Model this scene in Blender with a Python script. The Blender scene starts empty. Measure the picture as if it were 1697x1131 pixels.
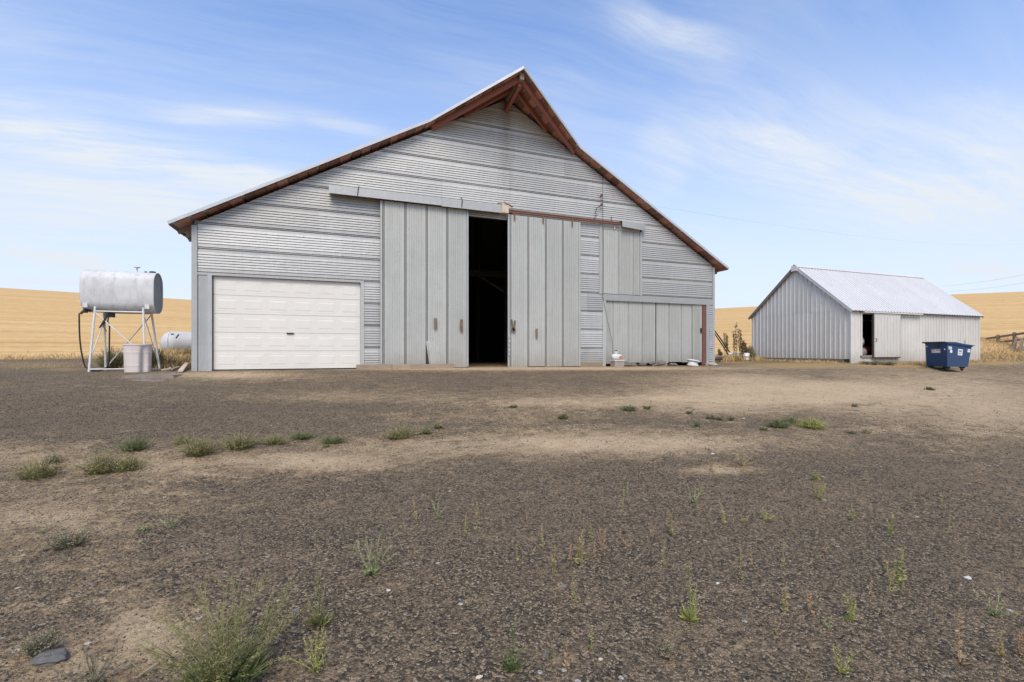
import bpy, math, random
import numpy as np
from mathutils import Vector, Matrix, noise as mnoise
R = math.radians
rnd = random.Random(7)
rng = np.random.default_rng(11)
scene = bpy.context.scene
COL = scene.collection

# ------------------------------------------------------------------ camera, world, sun, exposure
CZ = 1.45                                  # camera height above the gravel at its feet
FPX, PCX, HZ = 760.0, 848.5, 581.0         # focal length and horizon measured on the 1697 px wide photograph
YAW = math.atan2(760, 2022)
SN, CS = math.sin(YAW), math.cos(YAW)
cam = bpy.data.cameras.new('camera')
cam_o = bpy.data.objects.new('camera', cam)
COL.objects.link(cam_o)
cam.sensor_width = 36.0
cam.lens = 36.0 * FPX / 1697
cam.shift_y = (HZ - 565.5) / 1697
cam.clip_start, cam.clip_end = 0.05, 4000
cam_o.location = (0, 0, CZ)
cam_o.rotation_euler = (R(90), 0, -YAW)
scene.camera = cam_o

SUN_DIR = Vector((-0.22, -0.60, 0.77)).normalized()      # towards the sun
sun = bpy.data.lights.new('sun', 'SUN')
sun.energy = 1.5
sun.angle = R(30)
sun.color = (1.0, 0.865, 0.68)
sun_o = bpy.data.objects.new('sun', sun)
COL.objects.link(sun_o)
sun_o.rotation_euler = SUN_DIR.to_track_quat('Z', 'Y').to_euler()
scene.view_settings.view_transform = 'Standard'
scene.view_settings.look = 'None'
scene.view_settings.gamma = 1
scene.view_settings.use_curve_mapping = False
scene.view_settings.exposure = 0.95


class NT:
    """tiny node-tree helper"""
    def __init__(s, tree):
        s.t = tree
        s.n = tree.nodes
        s.l = tree.links

    def add(s, typ, **kw):
        n = s.n.new(typ)
        for k, v in kw.items():
            if k.startswith('i_'):
                n.inputs[int(k[2:]) if k[2:].isdigit() else k[2:].replace('_', ' ')].default_value = v
            else:
                setattr(n, k, v)
        return n

    def link(s, a, b):
        s.l.new(a, b)

    def math(s, op, a, b=None, c=None, clamp=False):
        n = s.n.new('ShaderNodeMath')
        n.operation = op
        n.use_clamp = clamp
        for i, v in enumerate((a, b, c)):
            if v is None:
                continue
            if isinstance(v, (int, float)):
                n.inputs[i].default_value = v
            else:
                s.l.new(v, n.inputs[i])
        return n.outputs[0]

    def mix(s, fac, a, b, blend='MIX'):
        n = s.n.new('ShaderNodeMix')
        n.data_type = 'RGBA'
        n.blend_type = blend
        for i, v in ((0, fac), (6, a), (7, b)):
            if isinstance(v, (int, float)):
                n.inputs[i].default_value = v
            elif isinstance(v, tuple):
                n.inputs[i].default_value = v if len(v) == 4 else v + (1,)
            else:
                s.l.new(v, n.inputs[i])
        return n.outputs[2]

    def ramp(s, fac, stops, interp='LINEAR'):
        n = s.n.new('ShaderNodeValToRGB')
        n.color_ramp.interpolation = interp
        e = n.color_ramp.elements
        while len(e) < len(stops):
            e.new(0.5)
        for q, (p, c) in zip(e, stops):
            q.position = p
            q.color = (c, c, c, 1) if isinstance(c, (int, float)) else (c if len(c) == 4 else tuple(c) + (1,))
        s.l.new(fac, n.inputs[0])
        return n.outputs[0]

    def noise(s, vec, scale, detail=4, rough=0.55, dist=0.0):
        n = s.n.new('ShaderNodeTexNoise')
        n.inputs['Scale'].default_value = scale
        n.inputs['Detail'].default_value = detail
        n.inputs['Roughness'].default_value = rough
        n.inputs['Distortion'].default_value = dist
        if vec is not None:
            s.l.new(vec, n.inputs['Vector'])
        return n.outputs['Fac']

    def mapping(s, vec, scale=(1, 1, 1), rot=(0, 0, 0), loc=(0, 0, 0)):
        n = s.n.new('ShaderNodeMapping')
        n.inputs['Scale'].default_value = scale
        n.inputs['Rotation'].default_value = rot
        n.inputs['Location'].default_value = loc
        s.l.new(vec, n.inputs['Vector'])
        return n.outputs[0]


world = bpy.data.worlds.new('World')
scene.world = world
world.use_nodes = True
w = NT(world.node_tree)
w.n.clear()
wout = w.add('ShaderNodeOutputWorld')
bg = w.add('ShaderNodeBackground')
bg.inputs['Strength'].default_value = 0.10
sky = w.add('ShaderNodeTexSky')
sky.sky_type = 'NISHITA'
sky.sun_disc = False
sky.sun_elevation = math.asin(SUN_DIR.z)
sky.sun_rotation = math.atan2(SUN_DIR.x, SUN_DIR.y)
sky.altitude = 500
sky.air_density = 1.0
sky.dust_density = 1.5
sky.ozone_density = 1.0
tc = w.add('ShaderNodeTexCoord')
sep = w.add('ShaderNodeSeparateXYZ')
w.link(tc.outputs['Generated'], sep.inputs[0])
zc = w.math('MAXIMUM', sep.outputs[2], 0.0)
den = w.math('ADD', zc, 0.16)
cmb = w.add('ShaderNodeCombineXYZ')
w.link(w.math('DIVIDE', sep.outputs[0], den), cmb.inputs[0])
w.link(w.math('DIVIDE', sep.outputs[1], den), cmb.inputs[1])
warp = w.add('ShaderNodeTexNoise', i_Scale=0.9, i_Detail=3.0)
w.link(cmb.outputs[0], warp.inputs['Vector'])
wv = w.add('ShaderNodeVectorMath', operation='MULTIPLY_ADD')
w.link(warp.outputs['Color'], wv.inputs[0])
wv.inputs[1].default_value = (0.35, 0.35, 0)
w.link(cmb.outputs[0], wv.inputs[2])
c1 = w.noise(w.mapping(wv.outputs[0], (0.5, 1.7, 1), (0, 0, R(-28)), (3.1, 1.7, 0)), 1.0, 8, 0.62, 0.15)
c2 = w.noise(w.mapping(cmb.outputs[0], (0.5, 0.8, 1), (0, 0, R(20)), (0.4, 7.3, 0)), 0.8, 3, 0.5)
wisps = w.ramp(c1, [(0.45, 0.0), (0.60, 0.40), (0.78, 0.95)], 'EASE')
veil = w.ramp(c2, [(0.34, 0.06), (0.68, 1.0)], 'EASE')
cl = w.math('MULTIPLY', wisps, veil)
lowv = w.ramp(zc, [(0.0, 0.94), (0.12, 0.82), (0.25, 0.62), (0.36, 0.40), (0.50, 0.19), (0.65, 0.07), (1.0, 0.03)], 'LINEAR')   # thin high cloud seen edge-on near the horizon


def sky_dir(px, py):
    a_, b_ = (px - PCX) / FPX, (HZ - py) / FPX
    return Vector((SN + a_ * CS, CS - a_ * SN, b_)).normalized()


# the long streaks of cirrus that stand out in the photograph: soft bands along great circles, frayed by noise
nd = w.add('ShaderNodeVectorMath', operation='NORMALIZE')
w.link(tc.outputs['Generated'], nd.inputs[0])
fray = w.noise(w.mapping(wv.outputs[0], (0.9, 3.2, 1), (0, 0, R(-24))), 2.6, 8, 0.66, 0.2)
streaks = None
for (ax, ay, bx, by, wd, amp) in ((-80, 190, 560, 330, 0.035, 0.85), (-60, 275, 520, 360, 0.045, 0.45), (255, 188, 500, 196, 0.016, 0.5), (480, 185, 640, 225, 0.016, 0.35), (1010, 25, 1220, 105, 0.026, 0.65),
                                  (1120, 225, 1560, 300, 0.055, 0.60), (1330, 290, 1720, 330, 0.05, 0.60), (1060, 220, 1150, 290, 0.05, 0.4), (700, 110, 980, 150, 0.035, 0.22), (0, 412, 180, 440, 0.012, 0.6), (1450, 250, 1750, 215, 0.05, 0.3)):
    p_, q_ = sky_dir(ax, ay), sky_dir(bx, by)
    nrm_ = p_.cross(q_).normalized()
    mid_ = (p_ + q_).normalized()
    al_ = nrm_.cross(mid_).normalized()
    half_ = (q_ - p_).length / 2
    parts = []
    for vec_, sc_ in ((nrm_, wd), (al_, half_)):
        dt = w.add('ShaderNodeVectorMath', operation='DOT_PRODUCT')
        w.link(nd.outputs[0], dt.inputs[0])
        dt.inputs[1].default_value = vec_
        r_ = w.math('DIVIDE', dt.outputs['Value'], sc_)
        if vec_ is nrm_:
            r_ = w.math('ADD', r_, w.math('MULTIPLY_ADD', c1, 3.0, -1.5))
        parts.append(w.math('POWER', w.math('ABSOLUTE', r_), 2.0 if vec_ is nrm_ else 4.0))
    dt = w.add('ShaderNodeVectorMath', operation='DOT_PRODUCT')
    w.link(nd.outputs[0], dt.inputs[0])
    dt.inputs[1].default_value = mid_
    front = w.math('GREATER_THAN', dt.outputs['Value'], 0.0)
    g_ = w.math('MULTIPLY', w.math('EXPONENT', w.math('MULTIPLY', w.math('ADD', parts[0], parts[1]), -1.0)), front)
    g_ = w.math('MULTIPLY', g_, amp)
    streaks = g_ if streaks is None else w.math('MAXIMUM', streaks, g_)
fib = w.noise(w.mapping(wv.outputs[0], (0.7, 7.5, 1), (0, 0, R(-26)), (5.0, 2.0, 0)), 2.2, 9, 0.70, 0.3)
thread = w.math('MULTIPLY', w.ramp(fray, [(0.30, 0.10), (0.50, 0.60), (0.70, 1.0)]), w.ramp(fib, [(0.32, 0.62), (0.66, 1.05)]))
streaks = w.math('MULTIPLY', streaks, thread)
film = w.math('MULTIPLY', w.math('MULTIPLY', w.ramp(fib, [(0.36, 0.0), (0.80, 1.0)]), w.ramp(c2, [(0.36, 0.0), (0.62, 1.0)])), 0.20)
streaks = w.math('ADD', streaks, film)
cloud = w.math('ADD', w.math('ADD', w.math('MULTIPLY', cl, 0.45), streaks), lowv, clamp=True)
blue = w.mix(1.0, sky.outputs[0], (0.84, 1.14, 1.50), 'MULTIPLY')
colr = w.mix(cloud, blue, (4.15, 4.45, 4.85))
w.link(colr, bg.inputs['Color'])
w.link(bg.outputs[0], wout.inputs[0])


# ------------------------------------------------------------------ ground shape
def sstep(a, b, x):
    u = np.clip((x - a) / (b - a), 0, 1)
    return u * u * (3 - 2 * u)


CREST_PX = [-1400, -600, 0, 318, 700, 1000, 1185, 1247, 1590, 1697, 2300, 3200]
CREST_PY = [520, 490, 478, 498, 514, 516, 512, 509, 488, 484, 490, 520]
R_EDGE, R_CREST = 40.0, 190.0


def gz(x, y):
    x = np.asarray(x, float)
    y = np.asarray(y, float)
    u = np.clip((y + 0.4) / 13.4, 0, 1)
    base = 0.915 * (0.75 * u + 0.25 * u * u * (3 - 2 * u))
    base = base - 0.05 * sstep(2, 16, x)
    base = base - 0.30 * np.exp(-((x - 24.6) / 4) ** 2 - ((y - 11.6) / 1.6) ** 2)
    base = base + 0.33 * np.exp(-((x - 42) / 7) ** 2 - ((y - 18) / 7) ** 2)
    r = np.hypot(x, y)
    und = 0.030 * np.sin(x * 0.9 + 1.3 * np.sin(y * 0.5)) * np.sin(y * 0.8 + 0.7) + 0.018 * np.sin(x * 2.1 + y * 1.3) * np.sin(y * 1.9 - x * 0.6)
    und = und + 0.05 * np.exp(-((y - 7.0 - 0.12 * x) / 0.9) ** 2)
    base = base + und * sstep(0.5, 3, r) * (1 - 0.9 * sstep(11.8, 13.2, y))
    az = np.arctan2(x, y) - YAW
    azc = np.clip(az, -1.35, 1.35)
    px = PCX + FPX * np.tan(np.clip(azc, -1.2, 1.2))
    py = np.interp(px, CREST_PX, CREST_PY)
    py = py + (560 - py) * sstep(1.1, 1.8, np.abs(az))
    zc_ = CZ + R_CREST * np.maximum(np.cos(azc), 0.35) * (HZ - py) / FPX
    v = (r - R_EDGE) / (R_CREST - R_EDGE)
    sh = np.where(v < 0, 0, 1 - np.clip(1 - v, 0, 1) ** 1.15)
    sh = sh * (1 - 0.5 * sstep(1.05, 2.6, v))
    return base + (zc_ - 0.9) * sh


def ray(px, py):
    a = (px - PCX) / FPX
    b = (HZ - py) / FPX
    return SN + a * CS, CS - a * SN, b


def ground_at(px, py):
    """where the line of sight through a photo pixel meets the gravel"""
    dx, dy, b = ray(px, py)
    t = np.linspace(1.0, 60, 6000)
    h = CZ + b * t - gz(dx * t, dy * t)
    i = int(np.argmax(h < 0)) or len(t) - 1
    T = float(t[i])
    return dx * T, dy * T, float(gz(dx * T, dy * T)), T


def G(x, y):
    return float(gz(x, y))


# ------------------------------------------------------------------ materials
def new_mat(name):
    m = bpy.data.materials.new(name)
    m.use_nodes = True
    n = NT(m.node_tree)
    bs = n.n['Principled BSDF']
    geo = n.add('ShaderNodeNewGeometry')
    return m, n, bs, geo.outputs['Position']


def bump(n, bs, h, strength=0.3, dist=0.01):
    b = n.add('ShaderNodeBump')
    b.inputs['Strength'].default_value = strength
    b.inputs['Distance'].default_value = dist
    n.link(h, b.inputs['Height'])
    n.link(b.outputs[0], bs.inputs['Normal'])


def objrand(n):
    return n.add('ShaderNodeObjectInfo').outputs['Random']


def mat_metal(name, base=(0.44, 0.455, 0.46), metallic=0.35, rough=0.48, dirt=(0.33, 0.30, 0.26), dirt_amt=0.35, low=None, nails=True, stain=False, vary=0.15):
    m, n, bs, P = new_mat(name)
    rain = n.noise(n.mapping(P, (9, 9, 0.7)), 1.6, 5, 0.6)
    blot = n.noise(P, 0.9, 5, 0.6)
    fine = n.noise(P, 38, 3, 0.6)
    f = n.math('MULTIPLY', n.ramp(rain, [(0.42, 0), (0.75, 1)]), dirt_amt)
    col = n.mix(f, base, dirt)
    col = n.mix(n.math('MULTIPLY', n.ramp(blot, [(0.4, 0), (0.7, 1)]), 0.30), col, tuple(c * 1.18 for c in base))
    col = n.mix(n.math('MULTIPLY', n.ramp(fine, [(0.35, 1), (0.6, 0)]), 0.22), col, tuple(c * 0.66 for c in base))
    rv = n.math('MULTIPLY_ADD', objrand(n), vary * 2, 1 - vary)
    bri = n.add('ShaderNodeVectorMath', operation='SCALE')
    n.link(col, bri.inputs[0])
    n.link(rv, bri.inputs['Scale'])
    col = bri.outputs[0]
    if low is not None:        # dust splashed up from the yard on the foot of the sheets
        sp = n.add('ShaderNodeSeparateXYZ')
        n.link(P, sp.inputs[0])
        k = n.math('ADD', sp.outputs[2], n.math('MULTIPLY', n.noise(P, 2.5, 4), 0.7))
        k = n.ramp(n.math('MULTIPLY', k, 0.25), [(0.29, 0.75), (0.47, 0.0)])
        col = n.mix(k, col, low)
    if stain:                  # rain wash below the ridge beam
        sp = n.add('ShaderNodeSeparateXYZ')
        n.link(P, sp.inputs[0])
        dx = n.math('ABSOLUTE', n.math('SUBTRACT', sp.outputs[0], 5.03))
        k = n.ramp(n.math('ADD', dx, n.math('MULTIPLY', n.noise(n.mapping(P, (6, 6, 0.4)), 1.5, 4), 0.35)), [(0.18, 0.6), (0.50, 0)])
        kz = n.ramp(n.math('MULTIPLY', sp.outputs[2], 0.1), [(0.60, 0.0), (0.74, 0.75), (0.93, 0.9)])
        col = n.mix(n.math('MULTIPLY', k, kz), col, (0.27, 0.245, 0.21))
    if nails:
        v = n.add('ShaderNodeTexVoronoi', feature='F1')
        v.inputs['Scale'].default_value = 3.4
        v.inputs['Randomness'].default_value = 0.85
        n.link(P, v.inputs['Vector'])
        k = n.ramp(v.outputs['Distance'], [(0.030, 0.75), (0.055, 0)])
        col = n.mix(k, col, (0.10, 0.075, 0.06))
    n.link(col, bs.inputs['Base Color'])
    bs.inputs['Metallic'].default_value = metallic
    rr = n.math('MULTIPLY_ADD', blot, 0.30, rough - 0.13)
    n.link(rr, bs.inputs['Roughness'])
    bump(n, bs, n.math('ADD', n.math('MULTIPLY', n.noise(P, 2.6, 4), 2.2), n.math('MULTIPLY', fine, 0.12)), 0.45, 0.014)
    return m


def mat_simple(name, col, rough=0.6, metallic=0.0, var=0.25, scale=8.0, col2=None, vary=0.0, bumps=0.2, bd=0.004, streak=None):
    m, n, bs, P = new_mat(name)
    V = P if streak is None else n.mapping(P, streak)
    a = n.noise(V, scale, 5, 0.6)
    c2 = col2 or tuple(c * (1 - var) for c in col)
    c = n.mix(n.ramp(a, [(0.35, 0), (0.68, 1)]), col, c2)
    fine = n.noise(V, scale * 9, 3, 0.6)
    c = n.mix(n.math('MULTIPLY', fine, 0.25), c, tuple(q * 0.75 for q in col))
    if vary:
        s_ = n.add('ShaderNodeVectorMath', operation='SCALE')
        n.link(c, s_.inputs[0])
        n.link(n.math('MULTIPLY_ADD', objrand(n), 2 * vary, 1 - vary), s_.inputs['Scale'])
        c = s_.outputs[0]
    n.link(c, bs.inputs['Base Color'])
    bs.inputs['Roughness'].default_value = rough
    bs.inputs['Metallic'].default_value = metallic
    if bumps:
        bump(n, bs, n.math('ADD', a, n.math('MULTIPLY', fine, 0.4)), bumps, bd)
    return m


def mat_plant(name, low, high, rough=0.7):
    m, n, bs, P = new_mat(name)
    at = n.add('ShaderNodeAttribute', attribute_name='tip')
    isl = n.add('ShaderNodeNewGeometry').outputs['Random Per Island']
    f = n.math('ADD', at.outputs['Fac'], n.math('MULTIPLY_ADD', isl, 0.5, -0.25), clamp=True)
    c = n.mix(f, low, high)
    sc = n.add('ShaderNodeVectorMath', operation='SCALE')
    n.link(c, sc.inputs[0])
    n.link(n.math('MULTIPLY_ADD', isl, 0.5, 0.75), sc.inputs['Scale'])
    n.link(sc.outputs[0], bs.inputs['Base Color'])
    bs.inputs['Roughness'].default_value = rough
    bs.inputs['Specular IOR Level'].default_value = 0.25
    return m


GALV = mat_metal('galvanised_front', base=(0.47, 0.466, 0.442), metallic=0.2, stain=True, low=(0.30, 0.26, 0.21))
GALV_DOOR = mat_metal('galvanised_doors', base=(0.455, 0.455, 0.42), metallic=0.12, rough=0.55, dirt=(0.33, 0.325, 0.29), dirt_amt=0.45, low=(0.33, 0.29, 0.23), vary=0.07)
GALV_TRIM = mat_metal('galvanised_trim', base=(0.41, 0.415, 0.40), metallic=0.15, rough=0.5, nails=False, dirt_amt=0.3)
ROOF = mat_metal('roof_metal', base=(0.50, 0.51, 0.52), metallic=0.25, rough=0.5, nails=False, dirt_amt=0.15)
SHED_WALL = mat_metal('shed_sheet', base=(0.635, 0.61, 0.555), metallic=0.0, rough=0.5, dirt=(0.46, 0.42, 0.36), dirt_amt=0.4, nails=False, low=(0.44, 0.39, 0.32), vary=0.05)
SHED_ROOF = mat_metal('shed_roof_sheet', base=(0.60, 0.59, 0.575), metallic=0.0, rough=0.6, dirt=(0.60, 0.58, 0.56), dirt_amt=0.2, nails=False, vary=0.03)
WHITE_DOOR = mat_simple('white_door_paint', (0.77, 0.735, 0.66), 0.45, var=0.06, scale=1.5, col2=(0.73, 0.69, 0.61), bumps=0.08)
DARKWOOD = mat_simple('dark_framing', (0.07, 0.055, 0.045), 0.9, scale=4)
REDWOOD = mat_simple('red_barn_wood', (0.33, 0.10, 0.068), 0.8, scale=5, col2=(0.24, 0.125, 0.095), vary=0.12, streak=(1, 1, 1))
BOARD = mat_simple('roof_board_wood', (0.42, 0.175, 0.125), 0.85, scale=6, col2=(0.27, 0.18, 0.14), vary=0.5)
GREYWOOD = mat_simple('weathered_wood', (0.30, 0.23, 0.17), 0.9, scale=7, col2=(0.20, 0.145, 0.105), vary=0.2, bumps=0.5)
TIMBER = mat_simple('timber', (0.36, 0.27, 0.19), 0.9, scale=5, col2=(0.26, 0.19, 0.13), vary=0.15, streak=(1, 6, 6), bumps=0.5)
HANDLEWOOD = mat_simple('handle_wood', (0.22, 0.155, 0.10), 0.9, scale=14, col2=(0.13, 0.10, 0.08), vary=0.25, bumps=0.5)
CREAM = mat_simple('cream_wood', (0.66, 0.55, 0.42), 0.8, scale=9, col2=(0.55, 0.42, 0.30))
RUST = mat_simple('rusted_steel', (0.23, 0.105, 0.075), 0.75, 0.2, scale=12, col2=(0.16, 0.085, 0.06), bumps=0.4)
DARKIRON = mat_simple('dark_iron', (0.05, 0.045, 0.042), 0.6, 0.4, scale=20)
BLACK = mat_simple('black_rubber', (0.022, 0.022, 0.024), 0.6, scale=20)
CONCRETE = mat_simple('concrete', (0.40, 0.35, 0.29), 0.9, scale=6, col2=(0.30, 0.26, 0.21), bumps=0.5, bd=0.01)
STONE = mat_simple('basalt_rock', (0.21, 0.175, 0.145), 0.9, scale=9, col2=(0.14, 0.12, 0.10), vary=0.2, bumps=0.6, bd=0.01)
GREYSTONE = mat_simple('grey_rock', (0.17, 0.16, 0.145), 0.9, scale=14, col2=(0.11, 0.10, 0.09), vary=0.2, bumps=0.6, bd=0.008)
PALESTONE = mat_simple('pale_rock', (0.56, 0.53, 0.48), 0.8, scale=30, col2=(0.58, 0.54, 0.48))
TANKPAINT = mat_simple('silver_tank_paint', (0.66, 0.66, 0.67), 0.42, 0.25, scale=3.0, col2=(0.55, 0.55, 0.56), bumps=0.15, bd=0.01)
STAND = mat_simple('white_stand_paint', (0.72, 0.71, 0.68), 0.5, scale=12, col2=(0.60, 0.57, 0.53))
DRUMWHITE = mat_simple('white_plastic', (0.70, 0.625, 0.565), 0.5, scale=3, col2=(0.62, 0.53, 0.48), bumps=0.1)
PROPANE = mat_simple('white_enamel', (0.60, 0.59, 0.57), 0.6, scale=3, col2=(0.50, 0.48, 0.45), bumps=0.05)
NAVY = mat_simple('navy_paint', (0.003, 0.045, 0.15), 0.6, scale=4, col2=(0.004, 0.037, 0.12), bumps=0.1)
NAVYGREY = mat_simple('end_lit_navy_paint', (0.022, 0.060, 0.145), 0.6, scale=3, col2=(0.04, 0.065, 0.12), bumps=0.1)  # greyer navy: the light on the bin's end face put into its colour
LID = mat_simple('charcoal_plastic', (0.10, 0.10, 0.11), 0.5, scale=8)
STICKER = mat_simple('white_sticker', (0.80, 0.80, 0.79), 0.5, var=0.08, scale=30, bumps=0)
INK = mat_simple('sticker_ink', (0.10, 0.10, 0.12), 0.6, scale=30, bumps=0)
INKRED = mat_simple('sticker_red_ink', (0.45, 0.08, 0.06), 0.6, scale=30, bumps=0)
WHITE = mat_simple('white_ceramic', (0.68, 0.67, 0.64), 0.3, var=0.1, scale=9, bumps=0)
ORANGE = mat_simple('orange_print', (0.60, 0.20, 0.07), 0.6, scale=30, bumps=0)
REDPAINT = mat_simple('red_machine_paint', (0.40, 0.04, 0.03), 0.5, scale=8)
GREYRUB = mat_simple('grey_tyre', (0.24, 0.24, 0.235), 0.8, scale=20)
FENCEWOOD = mat_simple('fence_wood', (0.24, 0.175, 0.125), 0.9, scale=9, col2=(0.16, 0.12, 0.09), vary=0.2, bumps=0.5)

P_GREEN = mat_plant('weed_green', (0.135, 0.160, 0.052), (0.36, 0.285, 0.145))
P_DARK = mat_plant('weed_dark_green', (0.095, 0.130, 0.046), (0.20, 0.20, 0.09))
P_PALE = mat_plant('weed_pale_green', (0.19, 0.23, 0.095), (0.40, 0.36, 0.19))
P_STRAW = mat_plant('weed_straw', (0.30, 0.27, 0.11), (0.40, 0.29, 0.15))
P_YELLOW = mat_plant('weed_yellow_green', (0.24, 0.26, 0.065), (0.42, 0.37, 0.14))
P_GREY = mat_plant('weed_grey_green', (0.14, 0.145, 0.078), (0.28, 0.225, 0.15))
P_TAN = mat_plant('weed_dry_tan', (0.38, 0.26, 0.14), (0.42, 0.27, 0.17))
P_DOCK = mat_plant('dock_brown', (0.16, 0.15, 0.055), (0.15, 0.085, 0.04))
P_BIG = mat_plant('wild_bush_green', (0.105, 0.140, 0.045), (0.29, 0.25, 0.105))
P_HAY = mat_plant('dry_grass', (0.42, 0.27, 0.12), (0.58, 0.42, 0.20))


# ------------------------------------------------------------------ mesh helpers
class MB:
    def __init__(s):
        s.v, s.f, s.m = [], [], []

    def quad(s, a, b, c, d, mi=0):
        i = len(s.v)
        s.v += [tuple(a), tuple(b), tuple(c), tuple(d)]
        s.f.append((i, i + 1, i + 2, i + 3))
        s.m.append(mi)

    def poly(s, pts, mi=0):
        i = len(s.v)
        s.v += [tuple(p) for p in pts]
        s.f.append(tuple(range(i, i + len(pts))))
        s.m.append(mi)

    def box(s, x0, y0, z0, x1, y1, z1, mi=0, M=None):
        c = [(x0, y0, z0), (x1, y0, z0), (x1, y1, z0), (x0, y1, z0), (x0, y0, z1), (x1, y0, z1), (x1, y1, z1), (x0, y1, z1)]
        if M is not None:
            c = [tuple(M @ Vector(p)) for p in c]
        i = len(s.v)
        s.v += c
        for q in ((0, 3, 2, 1), (4, 5, 6, 7), (0, 1, 5, 4), (1, 2, 6, 5), (2, 3, 7, 6), (3, 0, 4, 7)):
            s.f.append(tuple(i + k for k in q))
            s.m.append(mi)
        return s

    def beam(s, p0, p1, wd, ht, up=(0, 0, 1), mi=0):
        p0, p1 = Vector(p0), Vector(p1)
        d = (p1 - p0).normalized()
        side = d.cross(Vector(up)).normalized()
        u = side.cross(d)
        i = len(s.v)
        for p in (p0, p1):
            for a, b in ((-1, -1), (1, -1), (1, 1), (-1, 1)):
                s.v.append(tuple(p + side * a * wd / 2 + u * b * ht / 2))
        for q in ((0, 1, 2, 3), (7, 6, 5, 4), (0, 4, 5, 1), (1, 5, 6, 2), (2, 6, 7, 3), (3, 7, 4, 0)):
            s.f.append(tuple(i + k for k in q))
            s.m.append(mi)
        return s

    def tube(s, pts, r, n=8, mi=0, cap=True):
        pts = [Vector(p) for p in pts]
        rs = r if isinstance(r, (list, tuple)) else [r] * len(pts)
        i0 = len(s.v)
        d0 = (pts[1] - pts[0]).normalized()
        ref = Vector((0, 0, 1)) if abs(d0.z) < 0.9 else Vector((1, 0, 0))
        a = d0.cross(ref).normalized()
        for k, p in enumerate(pts):
            d = (pts[min(k + 1, len(pts) - 1)] - pts[max(k - 1, 0)]).normalized()
            a = (a - d * a.dot(d)).normalized()
            b = d.cross(a)
            for j in range(n):
                t = 2 * math.pi * j / n
                s.v.append(tuple(p + (a * math.cos(t) + b * math.sin(t)) * rs[k]))
        for k in range(len(pts) - 1):
            for j in range(n):
                q = i0 + k * n
                s.f.append((q + j, q + (j + 1) % n, q + n + (j + 1) % n, q + n + j))
                s.m.append(mi)
        if cap:
            s.f.append(tuple(i0 + j for j in reversed(range(n))))
            s.m.append(mi)
            s.f.append(tuple(i0 + (len(pts) - 1) * n + j for j in range(n)))
            s.m.append(mi)
        return s

    def lathe(s, prof, n=20, c=(0, 0, 0), axis='Z', fn=None, mi=0):
        i0 = len(s.v)
        for (r, h) in prof:
            for j in range(n):
                t = 2 * math.pi * j / n
                rr = r * (fn(t, h) if fn else 1)
                x, y = rr * math.cos(t), rr * math.sin(t)
                p = {'Z': (x, y, h), 'X': (h, x, y), 'Y': (x, h, y)}[axis]
                s.v.append((p[0] + c[0], p[1] + c[1], p[2] + c[2]))
        for k in range(len(prof) - 1):
            for j in range(n):
                q = i0 + k * n
                s.f.append((q + j, q + (j + 1) % n, q + n + (j + 1) % n, q + n + j))
                s.m.append(mi)
        return s

    def build(s, name, mats, parent=None, smooth=False, loc=None, rotz=0.0):
        """link ONE object; vertices are given in world space and stored relative to the thing's base"""
        o3 = Vector((0, 0, 0))
        if parent is not None:
            o3 = Vector(parent['_base'])
        elif loc is not None:
            o3 = Vector(loc)
        me = bpy.data.meshes.new(name)
        me.from_pydata([(x - o3.x, y - o3.y, z - o3.z) for x, y, z in s.v], [], s.f)
        mats = mats if isinstance(mats, (list, tuple)) else [mats]
        for m in mats:
            me.materials.append(m)
        if len(mats) > 1:
            me.polygons.foreach_set('material_index', s.m)
        if smooth:
            me.polygons.foreach_set('use_smooth', [True] * len(me.polygons))
        me.update()
        o = bpy.data.objects.new(name, me)
        COL.objects.link(o)
        if parent is not None:
            o.parent = parent
        elif loc is not None:
            o.location = loc
        o['_base'] = tuple(o3)
        return o


def tag(o, label=None, cat=None, group=None, kind=None):
    if label:
        o['label'] = label
    if cat:
        o['category'] = cat
    if group:
        o['group'] = group
    if kind:
        o['kind'] = kind
    return o


def thing(name, loc, label, cat, group=None):
    o = bpy.data.objects.new(name, None)
    COL.objects.link(o)
    o.location = loc
    o.empty_display_size = 0.2
    o['_base'] = tuple(loc)
    return tag(o, label, cat, group)


# ------------------------------------------------------------------ ground: gravel yard and stubble field
def soft(px, py, cx, cy, rx, ry, p=2.0):
    return np.exp(-(np.abs((px - cx) / rx) ** p + np.abs((py - cy) / ry) ** p))


TAN = [(1230, 632, 120, 14, 0.55), (1330, 650, 190, 16, 1.0), (1260, 660, 240, 8, 0.8), (1200, 668, 190, 22, 0.55), (1000, 668, 260, 13, 0.55), (1000, 735, 330, 22, 0.70),
       (760, 742, 260, 20, 0.62), (520, 765, 200, 18, 0.75), (300, 770, 240, 24, 0.55), (1150, 735, 180, 14, 0.55),
       (1500, 655, 250, 40, 0.6), (1640, 680, 140, 60, 0.6), (1450, 713, 220, 12, 0.5), (70, 760, 160, 26, 0.5),
       (70, 860, 200, 60, 0.55), (280, 830, 160, 34, 0.45), (110, 960, 200, 80, 0.35), (235, 1045, 90, 50, 0.75), (120, 1090, 150, 50, 0.55), (330, 1110, 120, 40, 0.3),
       (870, 611, 420, 3, 0.75), (1190, 779, 70, 8, 0.7), (380, 622, 110, 6, 0.7), (640, 660, 330, 9, 0.35), (800, 690, 300, 10, 0.35), (560, 845, 200, 20, 0.25),
       (1650, 780, 140, 40, 0.25), (1180, 1070, 90, 25, 0.25), (1650, 980, 60, 30, 0.25), (920, 1100, 60, 20, 0.2), (1340, 735, 200, 12, 0.35)]
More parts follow.
